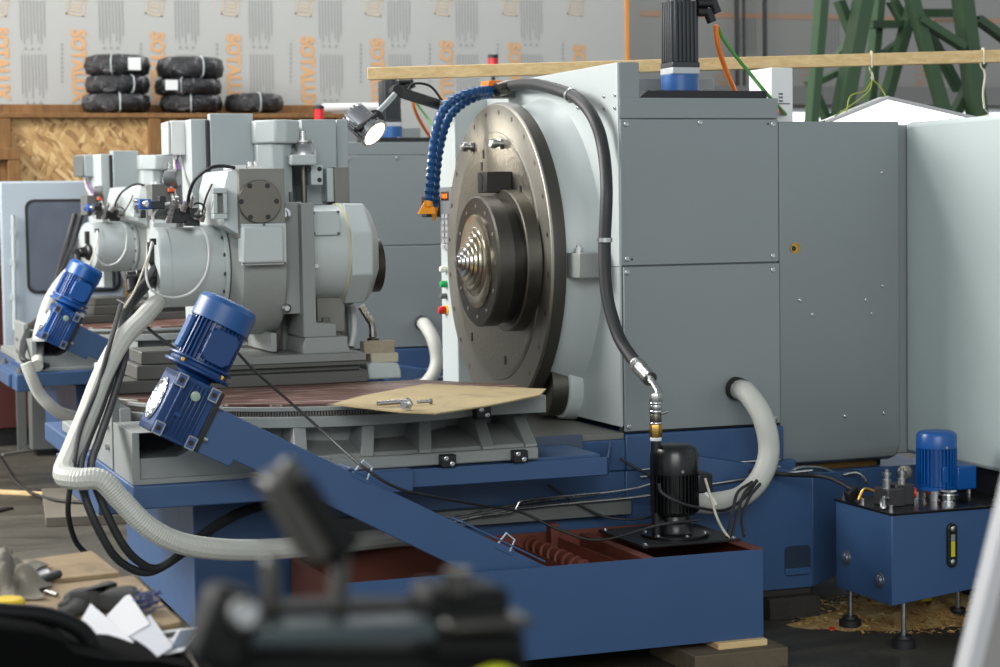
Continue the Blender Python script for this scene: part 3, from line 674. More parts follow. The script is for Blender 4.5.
# pale cabinet at right edge
ec = thing('electrical_cabinet', (4.7, 6.3, .0), 'pale grey electrical cabinet at the right edge, standing behind the blue tank', 'electrical cabinet')
ex = cx1+.03
et = PX(950, 118.5, ex+.02).z
ey0 = 5.4; ey1 = PX(905, 300, ex+.02).y
mb = MB(); eb = PX(985, 470, ex+.02).z
mb.box(ex+.02, ex+.75, ey0, ey1, eb, et); mb.build('body', PALE, ec, .02)
MB().box(ex+.1, ex+.7, ey0+.1, ey1-.05, .0, eb).build('plinth', BLACK, ec, .004)
MB().box(cx1+.002, ex+.3, ey1, ey1+.06, eb+.0, et-.01).build('corner_post', GREY, ec, .01)

# ================================================================== TURNTABLE
tt = thing('rotary_table', (1.9, 7.4, .73), 'grey rotary table casting with toothed ring, brown top and ribbed underside, nearest the camera', 'rotary table')
TC = V((1.95, 7.42, 0)); TR = .80
zT = .945
# base plate and foot
mb = MB(); mb.box(1.12, 2.545, 6.56, 8.3, .7225, .765); bp0 = mb.build('foot_plate', CGREY, tt, .006)
# left front block with arched opening
zf = .895
L0, R0 = 1.105, P(215, 450, 6.53).x
arch = []
ax0, ax1, az0, az1 = P(139, 445, 6.53).x, P(187, 445, 6.53).x, P(150, 459, 6.53).z, P(150, 433, 6.53).z
out = [V((L0, 6.53, .765)), V((R0+.12, 6.53, .765)), V((R0+.10, 6.53, .80)), V((R0, 6.53, zf)), V((L0, 6.53, zf))]
mb = MB(); mb.box(L0, L0+.024, 6.53, 6.9, .7225, zf); mb.box(L0+.025, R0, 6.53, 6.9, az1, zf)
mb.prism([(L0+.02, 6.55, .7225), (R0+.4, 6.55, .7225), (R0+.4, 6.55, .775), (R0+.10, 6.55, .80), (R0+.02, 6.55, .835), (ax1+.025, 6.55, .84), (ax1, 6.55, az0+.012), (ax1-.03, 6.55, az0), (L0+.02, 6.55, az0)], (0, .3, 0))
mb.box(L0+.02, R0+.42, 6.528, 6.56, .7225, .74); mb.box(R0-.03, R0, 6.56, 6.9, .80, zf); mb.build('front_block', CGREY, tt, .006)
mb = MB(); mb.box(L0+.026, R0-.032, 6.78, 6.80, az0, az1); mb.build('opening_back', mat('recess_shade', (40, 41, 40), .7), tt)  # dark sheet stands in for the shade inside the opening
mb = MB(); mb.box(L0-.001, L0+.03, 6.93, 7.36, .7225, .975); mb.box(1.13, 1.17, 6.91, 7.33, .765, .94); mb.build('side_plate', CGREY, tt, .006)
for y in (7.0, 7.2):
    for z in (.80, .87): MB().lathe((L0, y, z), (-1, 0, 0), [(0, .012), (.012, .012)], 8).build('side_bolt', STEEL, tt)
# curved wall below the rim, ribs, rim sector with flat right end
def arc(r, a0, a1, n, z): return [V((TC.x+r*math.cos(math.radians(a0+(a1-a0)*k/n)), TC.y+r*math.sin(math.radians(a0+(a1-a0)*k/n)), z)) for k in range(n+1)]
XE = 2.637; YE = 6.80
def sector(r, z0, z1, x_end, y_front):
    pts = arc(r, 150, 302, 40, z0)           # left, front, to the right
    pts = [p for p in pts if p.x < x_end-.1 and p.y < 7.56]
    pts += [V((x_end-.30, y_front-.06, z0)), V((x_end, y_front, z0)), V((x_end, 7.06, z0)), V((2.42, 7.42, z0)), V((1.22, 7.62, z0))]
    return MB().prism(pts, (0, 0, z1-z0))
sector(.80, .868, .905, XE, YE).build('rim_plate', CGREY, tt, .004)
sector(.66, .765, .868, 2.50, 6.93).build('inner_wall', CGREY, tt)
MB().prism([(1.62, 6.59, .765), (1.62, 6.60, .776), (1.62, 6.84, .818), (1.62, 6.95, .818), (1.62, 6.95, .765)], (.90, 0, 0)).build('sloped_wall', CGREY, tt)
for px in (300, 366, 424, 487, 530):
    # rib running radially from the rim to the foot
    X = P(px, 440, 6.75).x; yo = max(TC.y-math.sqrt(max(.01, .79**2-(X-TC.x)**2)), 6.64) if X < 2.45 else YE+.02
    xi = P(px-8, 468, 6.6).x
    MB().prism([(X+.0, yo, .868), (X+.0, 7.2, .868), (X+.0, 7.2, .765), (xi+.05, 6.575, .765), (xi+.05, 6.575, .775)], (-.045, 0, 0)).build('rib', CGREY, tt, .003)
# toothed ring
mb = MB()
for i in range(170):
    a = math.radians(190+125*i/170.); r = .770
    c = V((TC.x+r*math.cos(a), TC.y+r*math.sin(a), .9135)); u = V((math.cos(a), math.sin(a), 0)); w = V((-u.y, u.x, 0))
    mb.ob(c, u*.010, w*.0028, Z_*.0075)
mb.build('ring_teeth', mat('worn_gear_teeth', (104, 102, 96), .4, .4), tt)
# brown top with planing streaks
def top_mat():
    m, nt, b, mp = nodes('brown_waxed_table_top', .38); mp.inputs['Scale'].default_value = (1.6, 17, 1); mp.inputs['Rotation'].default_value = (0, 0, .12)
    n = noise(nt, mp.outputs[0], 1.6, 4, .55, .2)
    nt.links.new(ramp(nt, n, [(.35, (70, 40, 33)), (.54, (98, 60, 50)), (.60, (176, 156, 146)), (.65, (92, 56, 46))]), b.inputs['Base Color'])
    return m
def band(r0, r1, z0, z1, a0=176, a1=304, n=64):
    o_, i_ = arc(r1, a0, a1, n, z0), arc(r0, a0, a1, n, z0); up = V((0, 0, z1-z0)); vs = []; fs = []
    for a, b_ in zip(o_, i_): vs += [a, b_, b_+up, a+up]
    for k in range(n):
        for e in range(4): fs.append((4*k+e, 4*k+(e+1) % 4, 4*k+4+(e+1) % 4, 4*k+4+e))
    fs += [(0, 1, 2, 3), (4*n+3, 4*n+2, 4*n+1, 4*n)]
    return MB().add(vs, fs)
band(.70, .760, .905, .923).build('toothed_ring', mat('gear_root_black', (26, 26, 25), .5, .3), tt)
band(.66, .782, .9225, .9375).build('ring_cover', CGREY, tt, .002)
MB().box(1.32, 2.165, 7.40, 8.15, .868, .946).build('slide_base', CASTIR, tt, .003)
tpts = [p for p in arc(.765, 170, 300, 60, .9385) if p.y < 7.56]+[V((XE-.01, YE+.02, .9385)), V((XE-.01, 7.04, .9385)), V((2.40, 7.39, .9385)), V((1.25, 7.58, .9385))]
mb = MB(); mb.prism(tpts, (0, 0, .008)); mb.build('table_top', top_mat(), tt)
tte = MB().box(XE-.32, XE+.004, YE-.075, YE-.01, .868, .931); tte.build('end_rail', CGREY, tt, .004)
# black corner clamps
def clampb(px, py, Y):
    c = P(px, py, Y); mb = MB(); mb.box(c.x-.028, c.x+.028, Y, Y+.05, c.z-.02, c.z+.025); o = mb.build('clamp_bracket', BLACK, tt, .004)
    screws(o, [V((c.x-.01, Y, c.z+.012)), V((c.x+.012, Y, c.z-.008))], (0, -1, 0), .009)
clampb(484, 413, 6.68); clampb(449, 462, 6.53); clampb(521, 457.5, 6.53)
# far left dark steel arc rail
MB().lathe((1.38, 7.3, .895), Z_, [(0, .21), (.05, .21), (.05, .15)], 48).build('arc_rail', CASTIR, tt, .003)
MB().lathe((1.38, 7.3, .86), Z_, [(0, .23), (.03, .235), (.034, .22)], 48).build('arc_rail_foot', CASTIR, tt, .003)
FR.append((tt, 'grey rotary table casting of the rear machine, behind the blue geared motor at left', 'rotary tables'))

# ================================================================== WORK HEAD
hd = thing('headstock', (1.9, 7.7, .947), 'light grey work head with horizontal drum and tall slide on the near rotary table', 'work head')
def hb(name, m, x0, y0, x1, y1, Y, dep, bev=.004, par=None): return PBX(x0, y0, x1, y1, Y, dep).build(name, m, par or hd, bev)
HY, HZ = 7.75, 1.40
# slide
mb = MB(); sx0, sx1 = P(172, 380, 7.42).x, P(368.5, 380, 7.42).x
mb.box(sx0, sx1, 7.42, 8.3, .947, .992); mb.box(sx0+.02, sx1-.02, 7.47, 8.25, .992, 1.012); mb.box(sx0+.05, sx1, 7.44, 8.25, 1.012, 1.030)
mb.build('slide', mat('dark_slide_iron', (84, 84, 79), .45, .1, .1, 8), hd, .004)
mb = MB(); mb.box(sx0+.06, sx1-.002, 7.435, 8.2, 1.030, 1.060); mb.build('slide_cover', mat('slide_cover_grey', (120, 123, 120), .45), hd, .003)
mb = MB(); mb.box(P(113, 382, 7.36).x, P(172, 382, 7.36).x, 7.36, 7.6, .9475, .995); mb.box(P(137, 372, 7.37).x, P(185, 372, 7.37).x, 7.37, 7.65, .995, 1.05); mb.box(P(141, 352, 7.39).x, P(200, 352, 7.39).x, 7.39, 7.65, 1.05, 1.10)
mb.build('slide_end', mat('dark_slide_iron', (84, 84, 79), .45, .1, .1, 8), hd, .005)
mb = MB(); mb.pb(99, 364, 116, 386, 7.3, .12); e = mb.build('end_clamp', LGREY, hd, .006)
MB().lathe(P(107, 375, 7.299), (0, -1, 0), [(0, .012), (.002, .012)], 12).build('clamp_hole', BLACK, e)
# foot and upright
mb = MB(); x0, x1 = P(303, 345, 7.48).x, P(348, 345, 7.48).x; zt1 = P(325, 337, 7.48).z
mb.prism([(x0, 7.48, 1.058), (x1+.015, 7.48, 1.058), (x1, 7.48, 1.09), (x1, 7.48, zt1), (x0+.012, 7.48, zt1), (x0, 7.48, zt1-.03)], (0, .6, 0)); mb.build('upright_foot', DGREY if False else CGREY, hd, .005)
mb = MB(); xa, xb, xc = P(303, 300, 7.48).x, P(316, 300, 7.48).x, P(336.5, 330, 7.48).x; zu, zl = P(310, 203, 7.48).z, zt1
zc = P(325, 324, 7.48).z
mb.prism([(xa, 7.48, zl), (xc, 7.48, zl), (xc, 7.48, zc), (xb, 7.48, zc+.006), (xb, 7.48, zu), (xa, 7.48, zu)], (0, .55, 0)); mb.build('upright', GREY if False else mat('upright_grey', (132, 136, 134), .45, 0, .05, 5), hd, .004)
hb('upright_plate', CGREY, 283, 202, 303.5, 314, 7.53, .5)
hb('support_back', DGREY, 282, 312, 303, 352, 7.75, .4)
hb('support_fin', CGREY, 271, 333, 277, 352, 7.55, .4)
MB().lathe(P(286, 308, 7.52), (0, -1, 0), [(0, .018), (.012, .018), (.02, .01)], 14).build('plug', STEEL, hd)
MB().lathe(P(284, 214, 7.50), (0, -1, 0), [(0, .024), (.01, .024), (.012, .014), (.002, .012)], 16).build('port', CHROME, hd)
# drum body
x0, x1 = P(233, 265, HY-.2).x, P(284, 265, HY-.2).x
MB().lathe((x0, HY, HZ-.0), X_, [(0, .19), (.03, .255), (.06, .272), (x1-x0-.01, .275), (x1-x0, .265)], 64).build('drum_body', CGREY, hd, angle=30)
# box-shaped gear case with cover flange
mb = MB(); cx0, cx1 = P(239, 200, 7.44).x, P(285, 200, 7.44).x; cz0, cz1 = P(260, 238, 7.44).z, P(260, 168.5, 7.44).z
mb.box(cx0, cx1, 7.44, 7.9, cz0, cz1); gc = mb.build('gear_case', CASTIR, hd, .004)
mb = MB(); lx = P(222, 200, 7.52).x; mb.prism([(lx, 7.5, HZ+.16), (cx0+.01, 7.46, HZ+.12), (cx0+.01, 7.46, cz1), (lx+.02, 7.5, cz1-.005), (lx, 7.5, cz1-.08)], (0, .45, 0)); mb.build('case_side', LGREY, hd, .004)
fl_ = MB().lathe(P(259, 201.5, 7.44), (0, -1, 0), [(0, .082), (.018, .082), (.02, .08)], 48).build('cover_flange', DSTEEL, hd)
for i in range(6):
    a = math.radians(60*i); MB().lathe((P(259, 201.5, 7.419).x+.068*math.cos(a), 7.4215, P(259, 201.5, 7.419).z+.068*math.sin(a)), (0, -1, 0), [(0, .010), (.003, .010)], 10).build('flange_bolt', BLACK, fl_)
mb = MB(); mb.pb(232, 165, 246, 169, 7.5, .15); mb.pb(248, 166, 262, 169.5, 7.5, .2)
for x in (250, 256): mb.lathe(P(x, 167, 7.52), Z_, [(0, .008), (.02, .008)], 8)
mb.build('top_fitting', WHITE, hd)
# sight frame on the case side
mb = MB(); x0, x1 = P(213, 210, 7.46).x, P(227, 210, 7.46).x; z0, z1 = P(220, 219, 7.46).z, P(220, 188, 7.46).z
mb.box(x0, x1, 7.45, 7.5, z0, z0+.02); mb.box(x0, x1, 7.45, 7.5, z1-.02, z1); mb.box(x0, x0+.016, 7.45, 7.5, z0+.0205, z1-.0205); mb.box(x1-.016, x1, 7.45, 7.5, z0+.0205, z1-.0205); fr_ = mb.build('sight_frame', LGREY, hd, .003)
mb = MB(); mb.box(x0+.01, x1-.01, 7.485, 7.5, z0+.01, z1-.01); mb.build('sight_pane', CASTIR, fr_)
# junction box
jb = hb('junction_box', LGREY, 243, 226, 284, 263, 7.40, .09, .008)
PBX(242, 223.5, 286.5, 265, 7.42, .02).build('box_flange', LGREY, jb, .003)
screws(jb, [P(x, y, 7.419) for x, y in ((264, 224.8), (243.5, 263), (285, 263))], r=.005, m=DGREY)
# horizontal cylinder to the left
xe, xf = P(160, 267, HY-.15).x, P(226, 265, HY-.15).x
rc_ = .155
cy = MB().lathe((xe, HY, HZ), X_, [(0, rc_*.98), (.006, rc_), (.012, rc_*1.01), (.045, rc_*1.01), (.047, rc_), (xf-xe, rc_)], 64).build('drum_cylinder', LGREY, hd, angle=30)
MB().lathe((xf, HY, HZ), X_, [(-.004, rc_), (-.004, .178), (.012, .178), (.012, rc_)], 64).build('cylinder_flange', LGREY, hd, .002)
for i in range(14):
    a = math.radians(360*i/14+9); MB().lathe((xf-.005, HY+.167*math.cos(a), HZ+.167*math.sin(a)), (-1, 0, 0), [(0, .007), (.006, .007)], 8).build('flange_screw', DSTEEL, hd)
mb = MB(); mb.lathe((xe, HY-.03, HZ-.03), (-1, 0, 0), [(0, .05), (.02, .05), (.03, .035), (.07, .03), (.075, .024), (.11, .02)], 20); mb.lathe((xe-.09, HY-.03, HZ-.03), (0, -.4, -1), [(0, .022), (.06, .022), (.065, .018)], 14)
mb.ob((xe-.01, HY-.02, HZ+.06), V((.012, 0, 0)), V((0, .014, 0)), V((0, 0, .04))); mb.build('rotary_union', BLACK, hd, .002)
# nose side (towards the faceplate)
x0, x1 = P(304, 250, HY-.18).x, P(349, 250, HY-.18).x; NZ = 1.455
MB().lathe((x0, HY, NZ-.01), X_, [(0, .188), (x1-x0, .188)], 56).build('spindle_sleeve', LGREY, hd)
MB().lathe((x1-.004, HY, NZ-.01), X_, [(0, .19), (.008, .196), (.016, .196)], 56).build('sealing_bead', mat('yellowed_sealant', (190, 188, 160), .6), hd)
x2 = P(378, 262, HY-.15).x
MB().lathe((x1+.005, HY, NZ-.015), X_, [(0, .215), (.085, .213), (x2-x1, .16)], 8, ph=math.pi/8).build('nose_guard', LGREY, hd, .006)
x3 = P(386, 270, HY-.1).x
MB().lathe((x2-.05, HY, NZ-.065), X_, [(0, .115), (x3-x2+.045, .110), (x3-x2+.05, .10)], 40).build('chuck', mat('dark_chuck', (58, 54, 50), .45, .6), hd)
mb = MB(); mb.pb(313, 211, 340, 235, HY-.196, .01); pl = mb.build('sleeve_plate', LGREY, hd, .002)
screws(pl, [P(x, y, HY-.196) for x, y in ((313.5, 213), (338, 212), (314, 233.5), (338.5, 233.5))], r=.006, m=DGREY)
MB().lathe(P(316, 266, HY-.187), (0, -1, 0), [(0, .011), (.01, .009)], 12).build('oil_plug', WHITE, hd)
hb('nose_support', CASTIR, 317, 296, 345, 332, 7.7, .25); hb('nose_support_right', CASTIR, 341, 297, 354, 350, 7.95, .3)
MB().lathe(P(326, 325, 7.6), Z_, [(0, .018), (.03, .018)], 6).build('hex_bolt', DGREY, hd)
# vertical slide column behind
TY = 8.0
hb('slide_column', LGREY, 193, 119, 209, 330, TY, .2)
hb('guide_slit', BLACK, 209, 120, 211.3, 330, TY-.026, .2, 0)
hb('slide_plate', mat('slide_grey', (164, 172, 173), .4, 0, .03, 3), 211.3, 113.5, 254.6, 250, TY-.03, .05)
hb('guide_slit', BLACK, 254.6, 120, 258, 250, TY-.026, .2, 0)
hb('rear_frame', GREY, 211, 122, 300, 300, TY+.18, .3)
mb = MB()
def octp(px0, px1, y0, y1, Y, dep, ch):
    a, b_ = P(px0, (y0+y1)/2, Y).x, P(px1, (y0+y1)/2, Y).x; z1, z0 = P((px0+px1)/2, y0, Y).z, P((px0+px1)/2, y1, Y).z
    return [(a, Y+ch, z0), (a+ch, Y, z0), (b_-ch, Y, z0), (b_, Y+ch, z0), (b_, Y+dep, z0), (a, Y+dep, z0)], (0, 0, z1-z0)
p_, v_ = octp(258, 304, 119.5, 143, TY-.16, .3, .07); mb.prism(p_, v_); mb.build('motor_cover', LGREY, hd, .008)
p_, v_ = octp(260, 296, 143, 240, TY-.13, .25, .05); mb = MB().prism(p_, v_); mb.build('lower_cover', LGREY, hd, .008)
hb('end_box', MATS['slide_grey'], 302, 119.5, 337, 205, TY+.05, .4); hb('end_strip', MATS['slide_grey'], 337, 119.5, 348.5, 205, TY+.12, .3)
hb('limit_block', CASTIR, 334.5, 167, 349.5, 204, TY-.05, .12)
hb('limit_bracket', LGREY, 327, 168, 334, 202, TY-.04, .1)
# ball screw bearing
c = P(304, 203, TY-.08); zb_ = P(304, 165, TY-.08).z
mb = MB(); mb.cyl((c.x, c.y, c.z-.05), (c.x, c.y, zb_), .013, n=12); mb.build('lead_screw', DSTEEL, hd)
bb = PBX(291, 154.5, 317, 165, TY-.17, .18).build('bearing_block', LGREY, hd, .006)
MB().lathe((c.x, c.y, P(304, 156, TY-.08).z), Z_, [(0, .055), (.025, .052), (.05, .034), (.055, .04), (.064, .04), (.064, .018), (.10, .017)], 20).build('bearing_nut', STEEL, bb)
gs = PBX(311, 165, 323, 185, TY-.10, .1).build('gib_bracket', LGREY, hd, .003)
mb = MB()
for x, y in ((319.5, 169), (319.5, 180), (309, 169)): mb.lathe(P(x, y, TY-.101), (0, -1, 0), [(0, .010), (.001, .010)], 10)
mb.build('bracket_holes', BLACK, gs)
PBX(290, 192, 293, 206, TY-.2, .02).build('stop_pin', DGREY, hd)
# servo box hung on the left flank
sb = PBX(171, 120.5, 195.5, 155, TY+.12, .16).build('servo_box', WHITE, hd, .006)
B(P(168.5, 140, TY+.12).x, P(171.1, 140, TY+.12).x, TY+.125, TY+.28, P(167, 155, TY+.13).z, P(167, 121.5, TY+.13).z).build('box_cover', LGREY, sb, .004)
for x in (175.5, 184.5): MB().lathe(P(x, 155, TY+.18), -Z_, [(0, .016), (.012, .016), (.012, .011), (.035, .011)], 12).build('cable_gland', STEEL, sb)
def cab_(par, pts, r, m, name='cable'): return MB().tube(pts, r, 8, 5).build(name, m, par)
cab_(hd, [P(175.5, 160, TY+.17), P(178, 175, TY+.1), P(180, 195, TY-.15), P(184, 210, TY-.25)], .005, PURPLE)
cab_(hd, [P(177.5, 160, TY+.17), P(181, 178, TY+.08), P(182, 200, TY-.18), P(188, 213, TY-.3)], .0045, PURPLE)
cab_(hd, [P(174.5, 160, TY+.17), P(176, 178, TY+.1), P(179, 200, TY-.2), P(180, 213, TY-.3)], .006, WPALE)
cab_(hd, [P(188, 211, 7.6), P(189, 195, 7.55), P(195, 180, 7.5), P(208, 169, 7.45), P(220, 166, 7.45), P(234, 167.5, 7.5)], .007, RUBBER)
cab_(hd, [P(212, 184, 7.45), P(207, 195, 7.45), P(204, 205, 7.5), P(202, 212, 7.55)], .004, RUBBER)
o = []
for k in range(17):
    a = 2*math.pi*k/16; o.append(P(198+7*math.cos(a), 210+7*math.sin(a), 7.58-.02*math.sin(a)))
cab_(hd, o, .004, HOSEG, 'cable_loop')
# valve group left of the case
PBX(152, 184, 182, 216, 7.75, .1).build('valve_plate', DGREY, hd, .003)
mf = PBX(150.5, 201, 165, 209, 7.55, .12).build('valve_body', BLACK, hd, .004)
vb = PBX(139.5, 199, 151.5, 209.5, 7.54, .1).build('solenoid_valve', mat('valve_blue', (34, 78, 160), .35), hd, .004)
MB().lathe(P(145.5, 204, 7.54), (0, -1, 0), [(0, .014), (.012, .014), (.02, .009)], 14).build('valve_nut', STEEL, vb)
PBX(141, 210, 146, 218, 7.55, .03).build('connector', BLACK, vb, .003)
mb = MB(); mb.lathe(P(151, 204.5, 7.6), (-1, 0, 0), [(0, .016), (.045, .016), (.05, .02), (.065, .02)], 14); mb.build('valve_stem', STEEL, hd)
hb('valve_manifold', BLACK, 172, 208, 199, 223, 7.62, .12, .003)
mb = MB()
for i, (x, y) in enumerate(((170, 214), (174, 206), (183, 211), (190, 206), (196, 219), (201, 221), (168, 222))):
    MB().lathe(P(x, y, 7.58), (.3, -.4, 1), [(0, .012), (.025, .012), (.025, .008), (.04, .008)], 10).build('fitting', STEEL, hd)
PBX(186, 220, 200, 226, 7.6, .05).build('cable_plug', BLACK, hd, .002); PBX(160, 196, 166, 202, 7.56, .05).build('cable_plug', BLACK, hd, .002)
g0 = P(173, 178, 7.75); gz = MB().lathe(g0, (.9, -.5, 0), [(-.03, .030), (.0, .036), (.02, .036), (.024, .032)], 20).build('pressure_gauge', MATS['dark_valve_steel'] if 'dark_valve_steel' in MATS else mat('gauge_grey', (110, 112, 112), .4, .5), hd)
mb = MB(); mb.cyl(P(172, 185, 7.75), P(175, 205, 7.7), .012, n=10); mb.build('gauge_pipe', STEEL, hd)
PBX(169, 188, 175, 191.5, 7.7, .03).build('orange_tag', mat('orange_tag_plastic', (225, 90, 40), .5), hd)
# thin white air line looping round the cylinder
cab_(hd, [P(152, 242, 7.5), P(149, 255, 7.45), P(146, 272, 7.45), P(150, 288, 7.45), P(163, 296, 7.5), P(178, 297, 7.55), P(193, 291, 7.56), P(205, 275, 7.57), P(209, 255, 7.58), P(207, 238, 7.57), P(201, 228, 7.6)], .0045, WHITE, 'air_line')
cab_(hd, [P(153, 243, 7.5), P(145, 265, 7.42), P(135, 290, 7.4), P(124, 308, 7.4)], .004, WPALE, 'air_line')
cab_(hd, [P(154, 222, 7.6), P(153, 215, 7.6), P(160, 206, 7.58), P(170, 203, 7.58)], .006, WHITE, 'air_line')
PBX(151, 238.5, 156.5, 245, 7.5, .03).build('cable_clip', BLACK, hd, .002)
# coolant nozzle in front of the nose
cn = MB().tube([P(361, 306, 7.8), P(367, 316, 7.8), P(372, 324, 7.8), P(373, 338, 7.8)], .016, 10, 5).build('coolant_nozzle', STEEL, hd)
MB().lathe(P(373, 343, 7.8), Z_, [(-.03, .016), (-.03, .024), (-.015, .026), (0, .022), (.02, .024), (.025, .016)], 14).build('nozzle_valve', DSTEEL, cn)
hb('side_panel', PALEB, 349, 306, 354, 346, 7.9, .02, .002)
MB().tube([P(353, 305, 7.88), P(354, 330, 7.88), P(351, 346, 7.88)], .012, 8, 4).build('drain_pipe', WHITE, hd)
FR.append((hd, 'light grey work head of the rear machine at left, before the strand-board partition', 'work heads'))

# tailpiece with wooden block beyond the head
tpz = thing('tailstock', P(384, 385, 7.52), 'rounded grey tailstock body with a pale wooden block on top, beyond the work head', 'tailstock')
mb = MB(); a, b_ = P(368, 370, 7.5).x, P(402, 370, 7.5).x; zq0, zq1 = .947, P(385, 362, 7.5).z
mb.prism([(a, 7.5, zq0), (b_, 7.5, zq0), (b_-.004, 7.5, zq1-.03), (b_-.014, 7.5, zq1-.006), (a+.02, 7.5, zq1), (a, 7.5, zq1-.008)], (0, .12, 0)); mb.build('body', LGREY, tpz, .008)
PBX(371, 353, 399, 363, 7.53, .08).build('cap', mat('cream_coated_block', (176, 168, 146), .6), tpz, .006)
PBX(364, 341, 395, 354, 7.54, .06).build('wood_block', mat('weathered_block', (150, 138, 118), .8, 0, .25, 20, .4, 40), tpz, .004)

# ================================================================== CHIP CONVEYOR
CY0, CY1 = 6.25, 6.47
cv = thing('chip_conveyor', P(360, 540, 6.36), 'sloping blue chip conveyor chute running down into the red-lined tray', 'chip conveyor')
ptsf = [(213, 405), (588, 586.5), (520, 598), (234, 460), (229.5, 467), (192, 450)]
MB().prism([P(x, y, CY0) for x, y in ptsf], (0, CY1-CY0, 0)).build('chute', BLUE, cv, .003)
U = (P(480, 532.5, CY0)-P(213, 405, CY0)).normalized(); N = V((-U.z, 0, U.x))
for a, b_ in (((349, 469), (366, 477)), ((462, 521), (544, 564))):
    q0, q1 = P(a[0], a[1], CY0-.003), P(b_[0], b_[1], CY0-.003); L = (q1-q0).length
    MB().ob((q0+q1)/2+Y_*.06+N*.003, U*(L/2), Y_*.064, N*.003).build('cover_strip', BLUE, cv, .001)
for px, py in ((362, 473), (505, 545)):
    c = P(px, py, CY0-.002); w, h = .028, .040
    k = c+Y_*.0
    MB().tube([k-U*w*.9-N*.004, k-U*w*.5+N*h*.95, k+U*w*.85+N*h*.75, k+U*w*.9-N*.012], .0035, 8, smooth=False).build('handle', mat('pale_handle_wire', (176, 188, 206), .4), cv)
    MB().ob(k+U*.006-N*.012+Y_*.003, U*.034, Y_*.004, N*.012).build('handle_lug', BLUE, cv, .002)
# gearbox
gc0 = P(181, 409, 6.30)
gb = MB(); gy_ = 6.22
gcx = V((gc0.x, 6.335, gc0.z))
hu, hn, hy = .074, .105, .115
gb.ob(gcx, U*(hu-.012), N*(hn-.004), Y_*(hy-.012))
for su in (-1, 1):
    gb.ob(gcx+U*su*(hu-.012), U*.012, N*hn, Y_*hy*.9)
for sn in (-1, 1): gb.ob(gcx+N*sn*(hn-.012), U*hu, N*.012, Y_*hy*.9)
for i in range(7):
    gb.ob(gcx+U*(-.045+.015*i)-Y_*(hy-.006), U*.0035, N*(hn-.012), Y_*.010)
gbo = gb.build('gearbox', DBLUE, cv, .004)
for su in (-1, 1):
    for sn in (-1, 1):
        c = gcx+U*su*(hu-.017)+N*sn*(hn-.022)-Y_*(hy+.004)
        lug = MB(); lug.ob(c, U*.016, N*.021, Y_*.006)
        lug.build('mounting_lug', mat('worn_lug_blue', (60, 84, 130), .45, .2), gbo, .003)
        mb = MB()
        mb.ob(c-Y_*.0065+U*.0145, U*.0018, N*.020, Y_*.001); mb.ob(c-Y_*.0065-U*.0145, U*.0018, N*.020, Y_*.001)
        mb.ob(c-Y_*.0065+N*.0195, U*.016, N*.0018, Y_*.001); mb.ob(c-Y_*.0065-N*.0195, U*.016, N*.0018, Y_*.001)
        mb.build('lug_edge', mat('milled_edge', (170, 172, 172), .35, .8), gbo)
        MB().lathe(c-Y_*.0055, -Y_, [(0, .009), (.0012, .009)], 12).build('lug_hole', BLACK, gbo)
mb = MB(); c = gcx-U*(hu+.001)
rg = random.Random(3); prof = [(0, .072), (.004, .074), (.010, .068), (.012, .060), (.006, .052), (.008, .0)]
mb.lathe(c, -U, prof, 32, cap=False); mb.build('foil_cover', mat('crumpled_foil', (214, 216, 220), .2, 1., .05, 20, .9, 60), gbo, angle=20)
MB().lathe(gcx+N*.055-Y_*(hy+.002)+U*.005, -Y_, [(0, .016), (.006, .016), (.008, .008)], 12).build('oil_sight', mat('oil_glass', (150, 170, 150), .2), gbo)
mb = MB(); mb.ob(gcx-N*.02-U*.02-Y_*(hy+.001), U*.012, N*.006, Y_*.006); mb.build('label_plate', DBLUE, gbo)
# output plate to the chute
mb = MB(); mb.ob(gcx+U*(hu+.010), U*.010, N*.100, Y_*.10); pl = mb.build('output_flange', BLACK, cv, .002)
for sn in (-1, 1):
    mb = MB(); mb.lathe(gcx+U*(hu+.02)+N*sn*.055-Y_*.09, U, [(0, .009), (.014, .009)], 8); mb.build('flange_bolt', STEEL, pl)
# motor
m0 = gcx+N*hn
mb = MB(); mb.lathe(m0, N, [(0, .055), (.012, .06), (.02, .085), (.022, .112), (.032, .113), (.034, .100), (.046, .096), (.05, .108), (.058, .108), (.06, .08)], 40); mfz = mb.build('motor_flange', DBLUE, cv, .002)
for k in range(4):
    a = math.radians(45+90*k); e1 = U*math.cos(a)+Y_*math.sin(a)
    MB().lathe(m0+N*.034+e1*.098, N, [(0, .009), (.012, .009)], 6).build('brass_bolt', BRASS, mfz)
m1 = m0+N*.058
Lb = .132
mo = MB(); mo.lathe(m1, N, [(0, .078), (Lb, .078)], 40)
for k in range(36):
    a = 2*math.pi*k/36; e1 = U*math.cos(a)+Y_*math.sin(a); e2 = N.cross(e1)
    mo.ob(m1+e1*.083+N*(Lb/2), e1*.010, e2*.0022, N*(Lb/2))
mto = mo.build('motor', DBLUE, cv)
mb = MB(); mb.lathe(m1+N*(Lb-.002), N, [(0, .096), (.002, .099), (.064, .099), (.080, .090), (.086, .07), (.086, .03)], 48); mb.build('fan_cover', mat('fan_cover_blue', (38, 82, 138), .4), mto, angle=28)
tb_ = m1-Y_*.088+U*.016+N*.062
mb = MB(); hw, hh, ch = .052, .058, .02
poly = [(-hw, -hh+ch), (-hw+ch, -hh), (hw-ch, -hh), (hw, -hh+ch), (hw, hh-ch), (hw-ch, hh), (-hw+ch, hh), (-hw, hh-ch)]
mb.prism([tb_+U*a+N*b_ for a, b_ in poly], Y_*.04); mb.build('terminal_box', DBLUE, mto, .004)
mb = MB(); mb.prism([tb_-Y_*.008+U*a*.94+N*b_*.94 for a, b_ in poly], Y_*.008); mb.build('terminal_lid', DBLUE, mto, .003)
